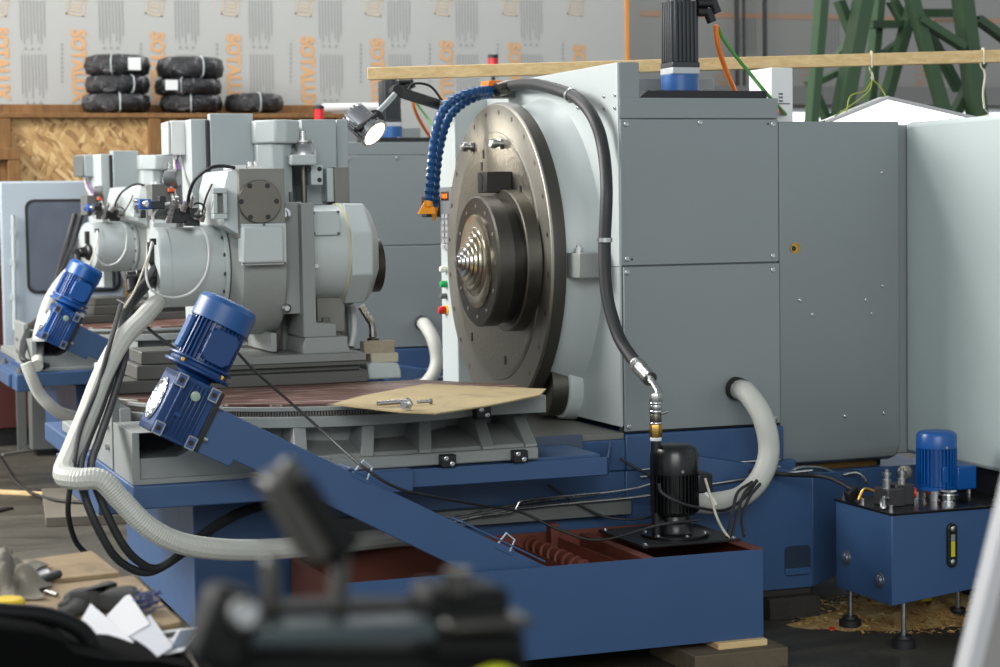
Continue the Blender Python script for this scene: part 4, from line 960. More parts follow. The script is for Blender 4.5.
mb = MB(); mb.ob(m1-U*.088+N*.068, U*.012, Y_*.03, N*.055); mb.build('side_pad', MATS['fan_cover_blue'], mto, .003)
FR.append((cv, 'blue chip conveyor of the rear machine with its brighter geared motor at left', 'chip conveyors'))

# ================================================================== CHIP TRAY
ty = thing('chip_tray', (2.5, 6.5, .09), 'long open blue chip tray with red-primed inside below the conveyor', 'chip tray')
TX0, TX1, TY0, TY1, TZ0, TZ1 = 1.70, 3.242, 6.2, 6.82, .094, .406
MB().box(TX0, TX1, TY0, TY0+.006, TZ0, TZ1).build('front_wall', BLUE, ty, .001)
MB().box(TX1-.006, TX1, TY0+.006, TY1, TZ0, TZ1).build('end_wall', BLUE, ty, .001)
mb = MB(); mb.box(TX0, TX1-.006, TY1-.006, TY1, TZ0, TZ1+.01); mb.box(TX0, TX0+.006, TY0+.006, TY1, TZ0, TZ1); mb.box(TX0, TX1-.006, TY0+.006, TY1, TZ0, TZ0+.006); mb.box(TX1-.012, TX1-.0062, TY0+.0065, TY1, TZ0+.006, TZ1-.002); mb.box(TX0+.006, TX1-.007, TY0+.0065, TY0+.009, TZ0+.006, TZ1-.004)
mb.build('lining', OXIDE, ty)
mb = MB(); mb.box(TX1-.05, TX1, TY0, TY1, TZ1-.002, TZ1+.004); mb.build('rim_flange', OXIDE, ty, .001)
for xa, xb, h in ((2.62, 2.70, -.02), (2.78, 2.86, 0.0)):
    MB().prism([(xa, TY0+.012, TZ0+.01), (xa, TY0+.012, TZ1+h-.04), (xa-.10, TY1-.02, TZ1+h), (xa-.10, TY1-.02, TZ0+.01)], (.006, 0, 0)).build('partition', OXIDE, ty)
MB().box(2.80, 2.84, TY0+.012, TY1-.01, TZ1-.05, TZ1-.004).build('cross_bar', OXIDE, ty, .002)
mb = MB(); mb.box(P(548, 520, 6.78).x, P(556, 520, 6.78).x, 6.75, 6.80, .2, .455); mb.build('auger_bracket', OXIDE, ty, .003)
mb = MB(); aa, ab = PZ(527, 543, .375), PZ(585, 570, .36); d_ = (ab-aa).normalized(); mb.cyl(aa, ab, .026)
hel = []
for k in range(100):
    q = k/99; c = aa.lerp(ab, q); e1 = d_.cross(Z_).normalized(); e2 = d_.cross(e1); a = q*math.pi*16
    hel.append(c+(e1*math.cos(a)+e2*math.sin(a))*.028)
mb.tube(hel, .008, 6, smooth=False); mb.build('auger', OXIDE, ty)
mb = MB(); mb.cyl((TX1+.02, 6.32, .0), (TX1+.02, 6.32, .25), .008, n=8); mb.cyl((TX1+.02, 6.32, .15), (TX1+.02, 6.32, .172), .018, n=6); mb.box(TX1, TX1+.04, 6.29, 6.35, .10, .11); mb.build('levelling_bolt', DSTEEL, ty)
tw = B(P(716, 645, 6.19).x, P(765, 645, 6.19).x, 6.17, 6.32, .07, .094).build('timber_shim', LUMBER, None, .003); tag(tw, 'small pale timber shim under the right end of the chip tray', 'timber block')
block(P(690, 655, 6.16).x, P(783, 655, 6.16).x, 6.12, 6.5, 0, .07, 'dirty brown timber block on the floor under the right end of the chip tray', BLOCKW)
block(1.8, 2.0, 6.3, 6.55, 0, .094, 'dark timber block under the left end of the chip tray')

# ================================================================== COOLANT PUMP
pc = P(675, 533, 6.52); pz = TZ1+.004
px_, py_ = pc.x, 6.52
pu = thing('coolant_pump', (px_, py_, pz), 'gloss black upright coolant pump on a black plate over the chip tray', 'pump')
c1 = [PZ(x, y, pz) for x, y in ((618, 528), (700, 521), (750, 541), (660, 547))]
MB().box(px_-.20, px_+.185, 6.36, 6.76, pz, pz+.010).build('base_plate', BLACK, pu, .002)
screws(pu, [V((x, y, pz+.010)) for x, y in ((px_-.18, 6.38), (px_-.18, 6.74), (px_+.165, 6.38), (px_+.165, 6.74))], Z_, .011, 'bolt')
mb = MB(); mb.lathe((px_, py_, pz+.010), Z_, [(0, .125), (.012, .125), (.012, .07), (.03, .062), (.05, .06), (.05, .055), (.075, .05), (.08, .078), (.095, .08)], 36); mb.build('pump_flange', BGLOSS, pu, .002)
screws(pu, [V((px_+.108*math.cos(a), py_+.108*math.sin(a), pz+.022)) for a in (-2.6, -1.6, -.5, .6, 1.6, 2.6)], Z_, .009, 'bolt')
zt2 = P(677, 446, py_-.06).z
r0 = .088
mb = MB(); mb.lathe((px_, py_, pz+.10), Z_, [(0, r0*.86), (zt2-pz-.20, r0*.86)], 32)
for k in range(36):
    a = 2*math.pi*k/36; e1 = V((math.cos(a), math.sin(a), 0)); e2 = V((-e1.y, e1.x, 0)); h = (zt2-pz-.2)/2
    mb.ob(V((px_, py_, pz+.10+h))+e1*r0*.9, e1*.009, e2*.0022, Z_*h)
pm = mb.build('motor', BGLOSS, pu)
MB().lathe((px_, py_, zt2-.105), Z_, [(0, r0), (.07, r0), (.092, r0*.88), (.103, r0*.68), (.105, r0*.3)], 40).build('fan_cover', BGLOSS, pm, angle=30)
MB().lathe((px_-.01, py_-r0, zt2-.09), (0, -1, 0), [(0, .006), (.004, .006)], 8).build('screw', STEEL, pm)
tbx = MB().box(px_+.065, px_+.125, py_-.06, py_+.06, pz+.165, pz+.235).build('terminal_box', BLACK, pm, .006)
MB().tube([(px_+.098, py_-.05, pz+.165), (px_+.115, py_-.07, pz+.14), (px_+.122, py_-.08, pz+.12)], .010, 8, 3).build('cable_gland', WHITE, pm)
vx = P(660, 500, py_+.02).x
MB().cyl((px_-.072, py_+.0, pz+.01), (px_-.072, py_+.0, zt2+.02), .018).build('riser_pipe', BLACK, pu)
MB().cyl((px_-.072, py_, pz+.06), (px_-.03, py_, pz+.06), .02).build('outlet_stub', BLACK, pu)
rx = px_-.072
# hose with couplings
def dz(y): return P(658, y, py_).z
hs = thing('coolant_hose', (rx, py_, zt2+.02), 'black coolant hose arching over the column side down to the pump', 'hose')
hp = [PX(506, 87, 3.03), PX(530, 84, 3.0), PX(555, 89, 2.98), PX(578, 99, 2.98), PX(594, 119, 2.99), PX(603, 148, 3.0), P(606.5, 190, 6.93), P(604.5, 250, 6.92), P(607, 295, 6.9), P(618, 335, 6.84), P(632, 358, 6.75), P(641, 369, 6.68)]
MB().tube(hp, .0238, 14, 8).build('hose', HOSEG, hs)
cr = MB(); cr.cyl(P(636, 364, 6.715), P(650, 379, 6.60), .028, n=16); cr.cyl(P(637, 365, 6.71), P(640, 368, 6.68), .03, n=16); cr.build('crimp_sleeve', STEEL, hs)
MB().tube([P(648, 377, 6.61), P(654, 384, 6.57), P(658.5, 392, py_+.02), P(658.5, 400, py_)], .013, 10, 4).build('elbow', STEEL, hs)
cc = V((rx, py_, 0))
def stk(y0, y1, r, m, name, n=16): z1, z0 = dz(y0), dz(y1); return MB().lathe((rx, py_, z0), Z_, [(0, r*.96), (.002, r), (z1-z0-.002, r), (z1-z0, r*.96)], n).build(name, m, hs)
stk(393, 402, .022, STEEL, 'hex_nut', 6); stk(402, 404, .025, CHROME, 'collar_ring'); stk(404, 410, .022, STEEL, 'coupling'); stk(410, 413, .024, CHROME, 'collar_ring'); stk(413, 422, .021, DSTEEL, 'coupling')
stk(422, 424, .023, CHROME, 'collar_ring'); stk(424, 437, .023, BRASS, 'brass_nut', 6); stk(437, 440.5, .021, WHITE, 'white_collar')
MB().cyl((rx+.02, py_, dz(414)), (rx+.045, py_, dz(412)), .006).build('air_vent', STEEL, hs)
for p, q in ((4, 3),):
    pass
def clip(p, ax, r): return MB().lathe(p, ax, [(-.008, r), (-.008, r+.005), (.008, r+.005), (.008, r)], 20, cap=False).build('hose_clip', STEEL, hs)
clip(PX(571, 95.5, 2.98), PX(578, 99, 2.98)-PX(565, 92, 2.98), .024); clip(P(604.7, 240, 6.92), Z_, .024)
# bracket at the top of the faceplate, end coupling, blue segmented hoses
br = thing('nozzle_bracket', PX(500, 96, 3.0), 'grey coupling block holding the coolant hose end at the column top', 'coupling')
MB().cyl(PX(497, 90, 2.96), PX(509, 87, 3.02), .03, n=16).build('coupling', DSTEEL, br); a = PX(500, 96, 3.0)
MB().box(a.x-.05, 3.054, a.y-.04, a.y+.05, a.z-.01, a.z+.02).build('bracket_plate', DGREY, br, .003)
tp_ = PX(491, 84, 2.96); 
MB().box(tp_.x-.03, tp_.x+.04, tp_.y-.05, tp_.y+.05, tp_.z-.012, tp_.z+.012).build('orange_valve', mat('orange_valve', (232, 120, 30), .4), br, .004)
def loc(pts, label):
    t = thing('segment_hose', pts[-1], label, 'coolant nozzle hose', 'blue segmented coolant hoses')
    MB().tube(pts, .0165, 12, 8, rib=.0055, ribn=34).build('segments', LOCB, t); return t
Yh = 7.95
l1 = loc([PX(491, 90, 2.95), P(474, 92, Yh+.05), P(455, 99, Yh+.03), P(441, 114, Yh), P(434.5, 140, Yh-.02), P(431.5, 170, Yh-.03), P(428.5, 202, Yh-.03)], 'blue segmented coolant hose ending in a wide orange fan nozzle')
l2 = loc([PX(492, 93, 2.96), P(478, 96, Yh+.12), P(462, 104, Yh+.11), P(448, 119, Yh+.1), P(440, 145, Yh+.09), P(436, 175, Yh+.08), P(434, 207, Yh+.08)], 'blue segmented coolant hose ending in a narrow orange round nozzle')
a = P(428.5, 202, Yh-.03); b_ = P(427, 214, Yh-.05); w = V((.036, -.012, 0))
mb = MB(); mb.prism([a-X_*.016, a+X_*.016, b_+w, b_-w], (0, .014, 0)); mb.cyl(a+Z_*.01, a-Z_*.02, .018); mb.build('fan_nozzle', ORANGE, l1, .002)
MB().lathe(P(434, 206, Yh+.08), P(434.5, 222, Yh+.08)-P(434, 206, Yh+.08), [(0, .018), (.018, .018), (.02, .014), (.062, .006)], 14).build('round_nozzle', ORANGE, l2)

# white hose from the column port
def hose(name, pts, r, label, m=WHITEH, rib=.0, ribn=0, cat='hose', group=None, n=12):
    mb = MB().tube(pts, r, n, 10, rib=rib, ribn=ribn); o = mb.build(name, m, None, angle=60 if not ribn else 12); return tag(o, label, cat, group)
wh = hose('white_hose', [bp_+V((.005, -.03, -.004)), P(748, 394, 6.84), P(763, 418, 6.76), P(769, 450, 6.74), P(761, 477, 6.73), P(742, 496, 6.72), P(715, 503, 6.72), P(695, 502.5, 6.74), P(672, 503, 6.76)], .041, 'smooth white hose curving from the column port down past the pump')
FR.append((wh, 'smooth white hose on the rear machine column, seen left of the faceplate', None))

# ================================================================== HYDRAULIC UNIT
hx = thing('hydraulic_tank', (4.05, 6.4, 0), 'blue hydraulic tank on four threaded legs with bright blue motor and black lid', 'hydraulic unit')
hx0, hx1, hy0, hy1, hz1 = 3.76, 4.34, 6.2, 6.60, .488
mb = MB(); mb.prism([(hx0, hy0, hz1), (hx1, hy0, hz1), (hx1, hy0, .205), (4.12, hy0, .197), (hx0, hy0, .160)], (0, hy1-hy0, 0)); tk = mb.build('tank', BLUE, hx, .003)
MB().box(hx0-.006, hx1+.006, hy0-.006, hy1+.006, hz1, hz1+.010).build('lid', BGLOSS, hx, .002)
for x, y in ((hx0+.015, hy0+.03), (hx0+.015, hy1-.04), (hx0+.01, hy0+.22), (hx1-.06, hy1-.1)):
    MB().lathe((x, y, hz1+.010), Z_, [(0, .010), (.006, .010), (.006, .008), (.022, .008), (.024, .006)], 10).build('lid_screw', STEEL, hx)
for x, y, z in ((hx0+.06, hy0-.0, 0), (hx0+.06, hy1-.02, 0), (4.27, hy0+.02, 0), (4.27, hy1-.06, 0)):
    lg_ = MB().cyl((x, y+.02, .045), (x, y+.02, .22), .010, n=10).build('leg', STEEL, hx)
    MB().lathe((x, y+.02, 0), Z_, [(0, .042), (.030, .042), (.034, .03), (.045, .028)], 20).build('rubber_foot', RUBBER, lg_)
for py, yy in ((568, .32), (580, .08)):
    p = V((hx0, hy0+yy, P(870, py, 6.3).z)); MB().lathe(p, (-1, 0, 0), [(0, .03), (.004, .03), (.006, .020), (.012, .020), (.018, .010)], 14).build('drain_plug', mat('plug_steel', (130, 138, 148), .35, .8), tk, .001)
c = P(951, 545, hy0); z1, z0 = P(951, 523, hy0).z, P(951, 567, hy0).z
lgz = MB(); pts = [(c.x-.018, z0+.018), (c.x+.018, z0+.018), (c.x+.018, z1-.018), (c.x-.018, z1-.018)]
poly = [V((c.x+.02*math.cos(a), hy0-.012, z1-.02+.02*math.sin(a))) for a in [math.pi*k/8 for k in range(9)]]+[V((c.x-.02*math.cos(a), hy0-.012, z0+.02-.02*math.sin(a))) for a in [math.pi*k/8 for k in range(9)]]
lg_ = lgz.prism(poly, (0, .012, 0)).build('level_gauge', BLACK, hx, .002)
MB().box(c.x-.008, c.x+.008, hy0-.0145, hy0-.0115, z0+.04, z1-.065).build('oil_column', mat('yellow_oil', (196, 190, 50), .25), lg_)
MB().box(c.x-.008, c.x+.008, hy0-.0145, hy0-.0115, z1-.064, z1-.04).build('sight_glass', mat('grey_sight_glass', (130, 136, 136), .2), lg_)
for z in (z1-.02, z0+.02): MB().lathe((c.x, hy0-.012, z), (0, -1, 0), [(0, .011), (.006, .011), (.008, .007)], 12).build('gauge_screw', STEEL, lg_)
# motor
mx, my = P(936.5, 480, 6.42).x, 6.42; zb = hz1+.01
MB().lathe((mx, my, zb), Z_, [(0, .066), (.040, .066)], 32).build('bell_housing', STEEL, hx)
zt3 = P(934, 431, my).z; r0 = (P(953.5, 460, my).x-P(917, 460, my).x)/2*.93
mb = MB(); mb.lathe((mx, my, zb+.040), Z_, [(0, r0*1.05), (.012, r0*1.05), (.016, r0*.9), (zt3-zb-.08, r0*.86)], 36)
for k in range(32):
    a = 2*math.pi*k/32; e1 = V((math.cos(a), math.sin(a), 0)); e2 = V((-e1.y, e1.x, 0)); h = (zt3-zb-.10)/2
    mb.ob(V((mx, my, zb+.045+h))+e1*r0*.92, e1*.008, e2*.0022, Z_*h)
hm = mb.build('motor', MBLUE, hx)
MB().lathe((mx, my, zt3-.062), Z_, [(0, r0*1.03), (.045, r0*1.03), (.057, r0*.94), (.062, r0*.8), (.062, r0*.2)], 40).build('fan_cover', MBLUE, hm, angle=30)
MB().lathe((mx-.005, my-r0*1.02, zt3-.055), (0, -1, 0), [(0, .005), (.004, .005)], 8).build('screw', STEEL, hm)
tb0 = P(964, 475, my+.02)
MB().box(mx+r0*.8, mx+r0*1.95, my-.05, my+.06, tb0.z-.045, tb0.z+.045).build('terminal_box', MBLUE, hm, .006)
mb = MB(); mb.box(mx-.02, mx+.0, my-r0*1.02, my-r0*.9, zb+.07, zb+.13); mb.build('lifting_lug', MBLUE, hm, .003)
# filler cap (chrome) and valve block
fx = P(947.5, 505, 6.3)
MB().lathe((P(948, 500, 6.31).x, 6.31, hz1+.01), Z_, [(0, .04), (.010, .04), (.010, .032), (.018, .032), (.018, .038), (.034, .040), (.036, .032), (.046, .034), (.052, .030)], 20).build('filler_cap', CHROME, hx)
vb0 = P(893, 495, 6.36)
mb = MB(); mb.box(vb0.x-.045, vb0.x+.025, 6.32, 6.42, hz1+.01, hz1+.075); mb.box(vb0.x+.0, vb0.x+.08, 6.34, 6.43, hz1+.01, hz1+.085); vblk = mb.build('valve_block', mat('dark_valve_steel', (74, 74, 74), .4, .6), hx, .003)
for dx, y in ((-.02, 6.37), (.05, 6.38)):
    MB().lathe((vb0.x+dx, y, hz1+.075), Z_, [(0, .017), (.03, .017), (.03, .012), (.045, .012), (.045, .018), (.055, .018), (.055, .008), (.068, .008)], 14).build('relief_valve', STEEL, vblk)
mb = MB(); mb.lathe((vb0.x+.10, 6.45, hz1+.115), (-.3, -1, .1), [(0, .028), (.022, .028), (.024, .024)], 22); mb.cyl((vb0.x+.10, 6.455, hz1+.04), (vb0.x+.10, 6.455, hz1+.09), .01); mb.build('pressure_gauge', DSTEEL, hx)
MB().lathe((vb0.x+.085, 6.40, hz1+.045), (1, -.3, 0), [(0, .018), (.03, .02), (.034, .014)], 14).build('red_cap', mat('red_orange_cap', (225, 62, 26), .4), hx)
MB().tube([(vb0.x-.04, 6.33, hz1+.045), (vb0.x-.07, 6.31, hz1+.04), (vb0.x-.085, 6.29, hz1+.03), (vb0.x-.088, 6.28, hz1+.012)], .010, 10, 5, rib=.002, ribn=60).build('flexible_fitting', STEEL, hx)
MB().tube([(vb0.x-.08, 6.47, hz1+.02), (vb0.x-.06, 6.46, hz1+.06), (vb0.x-.03, 6.42, hz1+.05)], .007, 8).build('elbow_fitting', BRASS, hx)
mb = MB(); mb.ob((vb0.x-.08, 6.52, hz1+.035), V((.02, 0, .012)), V((0, .02, 0)), V((-.006, 0, .02))); mb.build('hose_end', BLACK, hx, .003)
tag(MB().tube([(vb0.x-.075, 6.515, hz1+.05), (vb0.x-.13, 6.62, hz1+.09), (vb0.x-.22, 6.75, .577), (vb0.x-.34, 6.86, .585)], .009, 8, 6).build('hydraulic_hose', RUBBER), 'black hydraulic hose from the tank lid to the pipes on the blue bed', 'hose')

# ================================================================== hoses and cables on the left of the front machine
hA = hose('corrugated_hose', [P(156, 303, 7.62), P(140, 321, 7.35), P(122, 340, 7.15), P(103, 374, 6.95), P(87, 415, 6.75), P(72, 452, 6.55), P(64, 474, 6.38), P(78, 479, 6.27), P(101, 480, 6.24), P(120, 499, 6.24), P(147, 526, 6.24), P(180, 543, 6.26), P(225, 549.5, 6.32), P(275, 549, 6.45), P(330, 544, 6.6), P(390, 538, 6.75), P(450, 534, 6.88)],
          .034, 'white ribbed hose looping from the near drum down under the blue bed', WHITEH, .0018, 110)
for k, (dx, lab) in enumerate(((0, 'thick dark hose hanging from the near drum to the floor, left of a pair'), (1, 'thick dark hose hanging from the near drum to the floor, right of a pair'))):
    pts = [P(158, 262+dx*10, 7.75), P(146, 280+dx*8, 7.6), P(131, 299+dx*8, 7.5), P(122+dx*5, 320+dx*3, 7.35), P(116+dx*8, 360, 7.1), P(102+dx*9, 405, 6.85), P(88+dx*11, 440, 6.65), P(80+dx*11, 468, 6.45), P(86+dx*15, 500, 6.36), P(104+dx*16, 540, 6.35), P(122+dx*16, 563-dx*2, 6.38), P(150+dx*8, 572-dx*4, 6.42), P(185, 552-dx*4, 6.46), P(215, 528-dx*3, 6.6), P(246, 512-dx*3, 6.8), P(275, 504, 6.96)]
    h_ = hose('dark_hose', pts, .0135, lab, HOSEG)
hose('thin_cable', [P(121, 305, 7.4), P(111, 340, 7.05), P(98, 385, 6.85), P(80, 430, 6.6), P(73, 470, 6.4), P(68, 510, 6.38), P(75, 540, 6.5), P(88, 556, 6.7), P(100, 575, 6.9)], .009, 'thin black cable hanging down beside the white ribbed hose to the floor', RUBBER, cat='cable')
hose('sensor_cable', [P(237, 352, 6.62), P(256, 372, 6.6), P(290, 402, 6.58), P(330, 438, 6.45), P(362, 466, 6.22), P(395, 487, 6.2), P(430, 496, 6.3), P(480, 505, 6.5), P(520, 512, 6.6), P(560, 530, 6.55), P(600, 540, 6.5), P(660, 525, 6.40), P(700, 520, 6.38)], .005, 'thin black cable running along the conveyor from its motor to the pump', RUBBER, cat='cable')
hose('thin_cable', [P(180, 352, 7.3), P(150, 330, 7.4), P(130, 308, 7.5), P(118, 300, 7.6)], .006, 'short black cable crossing behind the conveyor motor', RUBBER, cat='cable')
# pump cables
hose('pump_cable', [P(659, 484, 6.40), P(662, 493, 6.38), P(680, 503, 6.36), P(700, 508, 6.42), P(725, 510, 6.55), P(745, 497, 6.66), P(757, 480, 6.68)], .006, 'dark cable sagging across the front of the black pump', HOSEG, cat='cable')
for i, (xs, lab) in enumerate(((((752, 482), (738, 492), (733, 510), (727, 538)), 'dark cable dropping from the white hose to the pump plate, left strand'), (((757, 481), (745, 492), (738, 512), (731, 540)), 'dark cable dropping from the white hose to the pump plate, middle strand'), (((760, 484), (749, 498), (742, 518), (744, 536)), 'dark cable dropping from the white hose to the tray rim, right strand'))):
    hose('dark_cable', [P(x, y, 6.66-.09*j) for j, (x, y) in enumerate(xs)], .006, lab, HOSEG, cat='cable', group='pump cables')
hose('white_tipped_cable', [P(705, 478, 6.46), P(710, 495, 6.45), P(716, 515, 6.4), P(722, 528, 6.4), P(729, 538, 6.39)], .005, 'pale cable hanging from the pump terminal box to its plate', WPALE, cat='cable')
hose('thin_cable', [P(548, 485, 6.93), P(580, 505, 6.9), P(610, 518, 6.88), P(650, 517, 6.8), P(662, 500, 6.7)], .005, 'grey cable arching behind the pump along the blue bed', HOSEG, cat='cable')
hose('thin_cable', [P(620, 458, 6.92), P(632, 466, 6.9), P(648, 475, 6.86), P(660, 488, 6.75)], .006, 'short dark cable from the gutter end to the back of the pump', HOSEG, cat='cable')
# servo cables on top of the column
o1 = hose('orange_cable', [P(716, 25, 7.2), P(718, 45, 7.22), P(724, 65, 7.27), P(731, 82, 7.32), P(736, 93, 7.38)], .0105, 'orange motor cable hanging from the near servo motor connector', OCABLE, cat='cable')
o2 = hose('green_cable', [P(718, 27, 7.2), P(724, 40, 7.2), P(738, 59, 7.18), P(752, 76, 7.12), P(766, 93, 7.06), P(780, 108, 7.2), P(790, 119, 7.4)], .007, 'green cable slanting down from the near servo motor to the cabinet top', GCABLE, cat='cable')
FR.append((o1, 'orange motor cable behind the blue segmented hoses, on the rear servo motor', None)); FR.append((o2, 'green cable of the rear servo motor behind the blue segmented hoses', None))
hose('orange_cable', [P(779, 109, 7.25), P(785, 115, 7.35), P(791, 120, 7.5)], .008, 'short orange cable end lying on the grey cabinet edge', OCABLE, cat='cable')

# ================================================================== work lamp
wl_ = thing('work_lamp', P(440, 108, 8.55), 'chrome finned machine work lamp on a jointed black arm, switched on', 'lamp')
A0, A1 = PX(443, 106, 2.93), P(396, 91, 8.5)
d_ = (A1-A0); L = d_.length; d_.normalize(); n_ = d_.cross(Y_).normalized()
MB().ob((A0+A1)/2, d_*(L/2), n_*.022, Y_*.022).build('upper_arm', BLACK, wl_, .004)
MB().lathe(A1+Y_*.03, (0, -1, 0), [(0, .026), (.06, .026)], 18).build('joint', BLACK, wl_, .004)
J = P(374, 119, 8.42)
MB().tube([P(395, 94, 8.46), P(386, 104, 8.45), P(378, 112, 8.44), J], .013, 12).build('lower_arm', mat('satin_arm', (176, 180, 180), .4, .6), wl_)
MB().lathe(J+Y_*.025, (0, -1, 0), [(0, .04), (.05, .04)], 18).build('swivel', BLACK, wl_, .004)
ld = V((.50, -.62, -.60)).normalized(); lc0 = P(353, 115, 8.36); 
lh = MB(); Ll = .135
lh.lathe(lc0, ld, [(0, .045), (.008, .056), (Ll, .060)], 28)
e1 = ld.cross(Z_).normalized(); e2 = ld.cross(e1)
for k in range(20):
    a = 2*math.pi*k/20; q = e1*math.cos(a)+e2*math.sin(a); w_ = ld.cross(q); lh.ob(lc0+ld*(Ll/2)+q*.059, ld*(Ll/2), q*.003, w_*.004)
lhd = lh.build('lamp_head', CHROME, wl_)
MB().lathe(lc0+ld*Ll, ld, [(-.002, .056), (-.002, .068), (.006, .068), (.006, .057)], 28, cap=False).build('lamp_rim', STEEL, lhd)
MB().lathe(lc0+ld*(Ll+.003), ld, [(0, .058), (.002, .056)], 28).build('lamp_glass', mat('lit_lamp_glass', (255, 246, 226), .3, emit=4.0, var=0), lhd)
MB().tube([J, lc0+ld*.08+e1*.07-V((.0, 0, .02)), lc0+ld*.10-e2*.075], .012, 8).build('yoke', BLACK, wl_)
MB().tube([A0+Z_*.02, A0+V((-.06, 0, .09)), A0+V((-.14, 0, .10)), A0+V((-.17, 0, .06))], .006, 8).build('arm_cable', RUBBER, wl_)
# stack lights
for (px, py, Yq, zb_, lab) in ((493, 62, 12.7, 0, 'red beacon on a slim pole behind the top of the big grey column'), (319, 113, 13.25, 2.172, 'small dark red beacon above the tall slide, left of the work lamp')):
    c = P(px, py, Yq); t = thing('beacon_light', (c.x, Yq, zb_), lab, 'beacon light', 'red beacons')
    MB().lathe((c.x, Yq, zb_), Z_, [(0, .03), (.012, .03), (.012, .014), (c.z-zb_-.04, .014)], 12).build('pole', BLACK, t)
    MB().lathe((c.x, Yq, c.z-.045), Z_, [(0, .034), (.07, .034)], 20).build('lens', mat('red_lens', (200, 30, 36), .25), t)
    MB().lathe((c.x, Yq, c.z+.025), Z_, [(0, .035), (.022, .035), (.03, .02)], 20).build('cap', BLACK, t)

# ================================================================== cardboard and bolts on the rotary table
zc_ = .953
cb = [PZ(x, y, zc_) for x, y in ((333, 405), (362, 397), (425, 385), (470, 387), (546, 390), (540, 396), (512, 402), (486, 407), (437, 414.5), (400, 413))]
mb = MB(); mb.prism(cb, (0, 0, .005)); o = mb.build('cardboard_sheet', CARD, None); tag(o, 'oil-stained brown cardboard sheet lying on the near rotary table', 'cardboard')
def hexbolt(px, py, ang, L, label, r=.008):
    c = PZ(px, py, zc_+.006+r*1.6); u = V((math.cos(ang), math.sin(ang), 0)); t = thing('hex_bolt', c-Z_*r*1.6, label, 'bolt', 'loose bolts on the cardboard')
    MB().cyl(c, c+u*L, r, n=12).build('shank', STEEL, t); MB().lathe(c+u*L, u, [(0, r*1.7), (r*1.4, r*1.7)], 6).build('head', STEEL, t)
hexbolt(377.5, 403.5, .20, .105, 'long bright bolt on the cardboard sheet, leftmost of the loose bolts')
hexbolt(403, 405.5, .9, .03, 'short stubby bolt on the cardboard, between the long one and the right one', .011)
hexbolt(417, 402, .1, .045, 'small bright bolt on the cardboard sheet, rightmost of the loose bolts', .006)
t = thing('hex_nut', PZ(402, 406, zc_+.0055)-V((.03, .01, 0)), 'small brassy nut beside the stubby bolt on the cardboard', 'nut')
c = PZ(399, 404.5, zc_+.006); MB().lathe(c+V((-.012, .02, 0)), Z_, [(0, .011), (.012, .011)], 6).build('nut', BRASS, t)

# ================================================================== floor clutter
def stuff_saw():
    rnd = random.Random(5); mb = MB(); n = 46; cx, cy = 4.30, 6.74; vs = []; fs = []
    R = [.08, .20, .33, .45, .56]
    vs.append(V((cx, cy, .060)))
    for j, r in enumerate(R):
        for i in range(n):
            a = 2*math.pi*i/n; k = 1+.16*math.sin(3*a+j)+.10*rnd.uniform(-1, 1)
            h = (.050, .036, .022, .009, .0006)[j]*(1+.35*rnd.uniform(-1, 1))
            vs.append(V((cx+r*k*math.cos(a)*1.0, cy+r*k*.62*math.sin(a), h)))
    for i in range(n): fs.append((0, 1+i, 1+(i+1) % n))
    for j in range(len(R)-1):
        for i in range(n): fs.append((1+j*n+i, 1+(j+1)*n+i, 1+(j+1)*n+(i+1) % n, 1+j*n+(i+1) % n))
    mb.add(vs, fs)
    for i in range(2600):          # chips
        a = rnd.uniform(0, 6.283); q = rnd.random()**.6*.92; q *= 1.25; x, y = cx+math.cos(a)*q*.56, cy+math.sin(a)*q*.36; z = max(.0, .054*(1-q))
        s_ = rnd.uniform(.004, .012); e1 = V((rnd.uniform(-1, 1), rnd.uniform(-1, 1), rnd.uniform(-.4, .4)))*s_; e2 = V((rnd.uniform(-1, 1), rnd.uniform(-1, 1), rnd.uniform(-.4, .4)))*s_*.6
        p = V((x, y, z+.006)); mb.add([p-e1-e2, p+e1-e2, p+e1+e2, p-e1+e2], [(0, 1, 2, 3)])
    m, nt, b, mp = nodes('oily_sawdust', .85); nn = noise(nt, mp.outputs[0], 7, 8, .7)
    nt.links.new(ramp(nt, nn, [(.3, (138, 100, 50)), (.5, (182, 146, 88)), (.7, (212, 190, 140))]), b.inputs['Base Color']); bumpit(nt, b, noise(nt, mp.outputs[0], 60, 4), .6)
    o = mb.build('sawdust', m, None, angle=80); return tag(o, 'heap of oily yellow-brown sawdust under the blue hydraulic tank', 'sawdust', kind='stuff')
stuff_saw()
tag(MB().lathe(PZ(926, 605, .03)+V((0, 0, .02)), Z_, [(0, .03), (.018, .03), (.022, .02)], 14).build('plastic_stopper', YELLOW), 'small yellow plastic cap on the sawdust under the tank', 'cap')
tag(MB().lathe(PZ(832, 630, 0), Z_, [(0, .012), (.010, .012), (.012, .008)], 10).build('plastic_stopper', RED), 'tiny red plastic cap on the floor left of the tank legs', 'cap')
def lath(a, b_, w, h, name, m, label, cat):
    a, b_ = PZ(*a, 0), PZ(*b_, 0); u = (b_-a); L = u.length; u.normalize(); n = Z_.cross(u)
    o = MB().ob((a+b_)/2+Z_*h/2, u*(L/2), n*w/2, Z_*h/2).build(name, m, None, .002); tag(o, label, cat)
lath((-12, 493), (72, 497), .05, .02, 'wooden_lath', LUMBER, 'thin pale wooden lath lying on the floor at far left', 'lath')
lath((2, 456), (62, 447), .03, .015, 'steel_strip', CASTIR, 'thin dull steel strip on the floor behind the white ribbed hose', 'strip')
lath((-10, 514), (10, 509), .05, .012, 'dark_scrap', BLACK, 'short black scrap strip on the floor at the left edge', 'scrap')
q = [PZ(x, y, 0) for x, y in ((46, 527), (150, 523), (135, 494), (42, 497))]
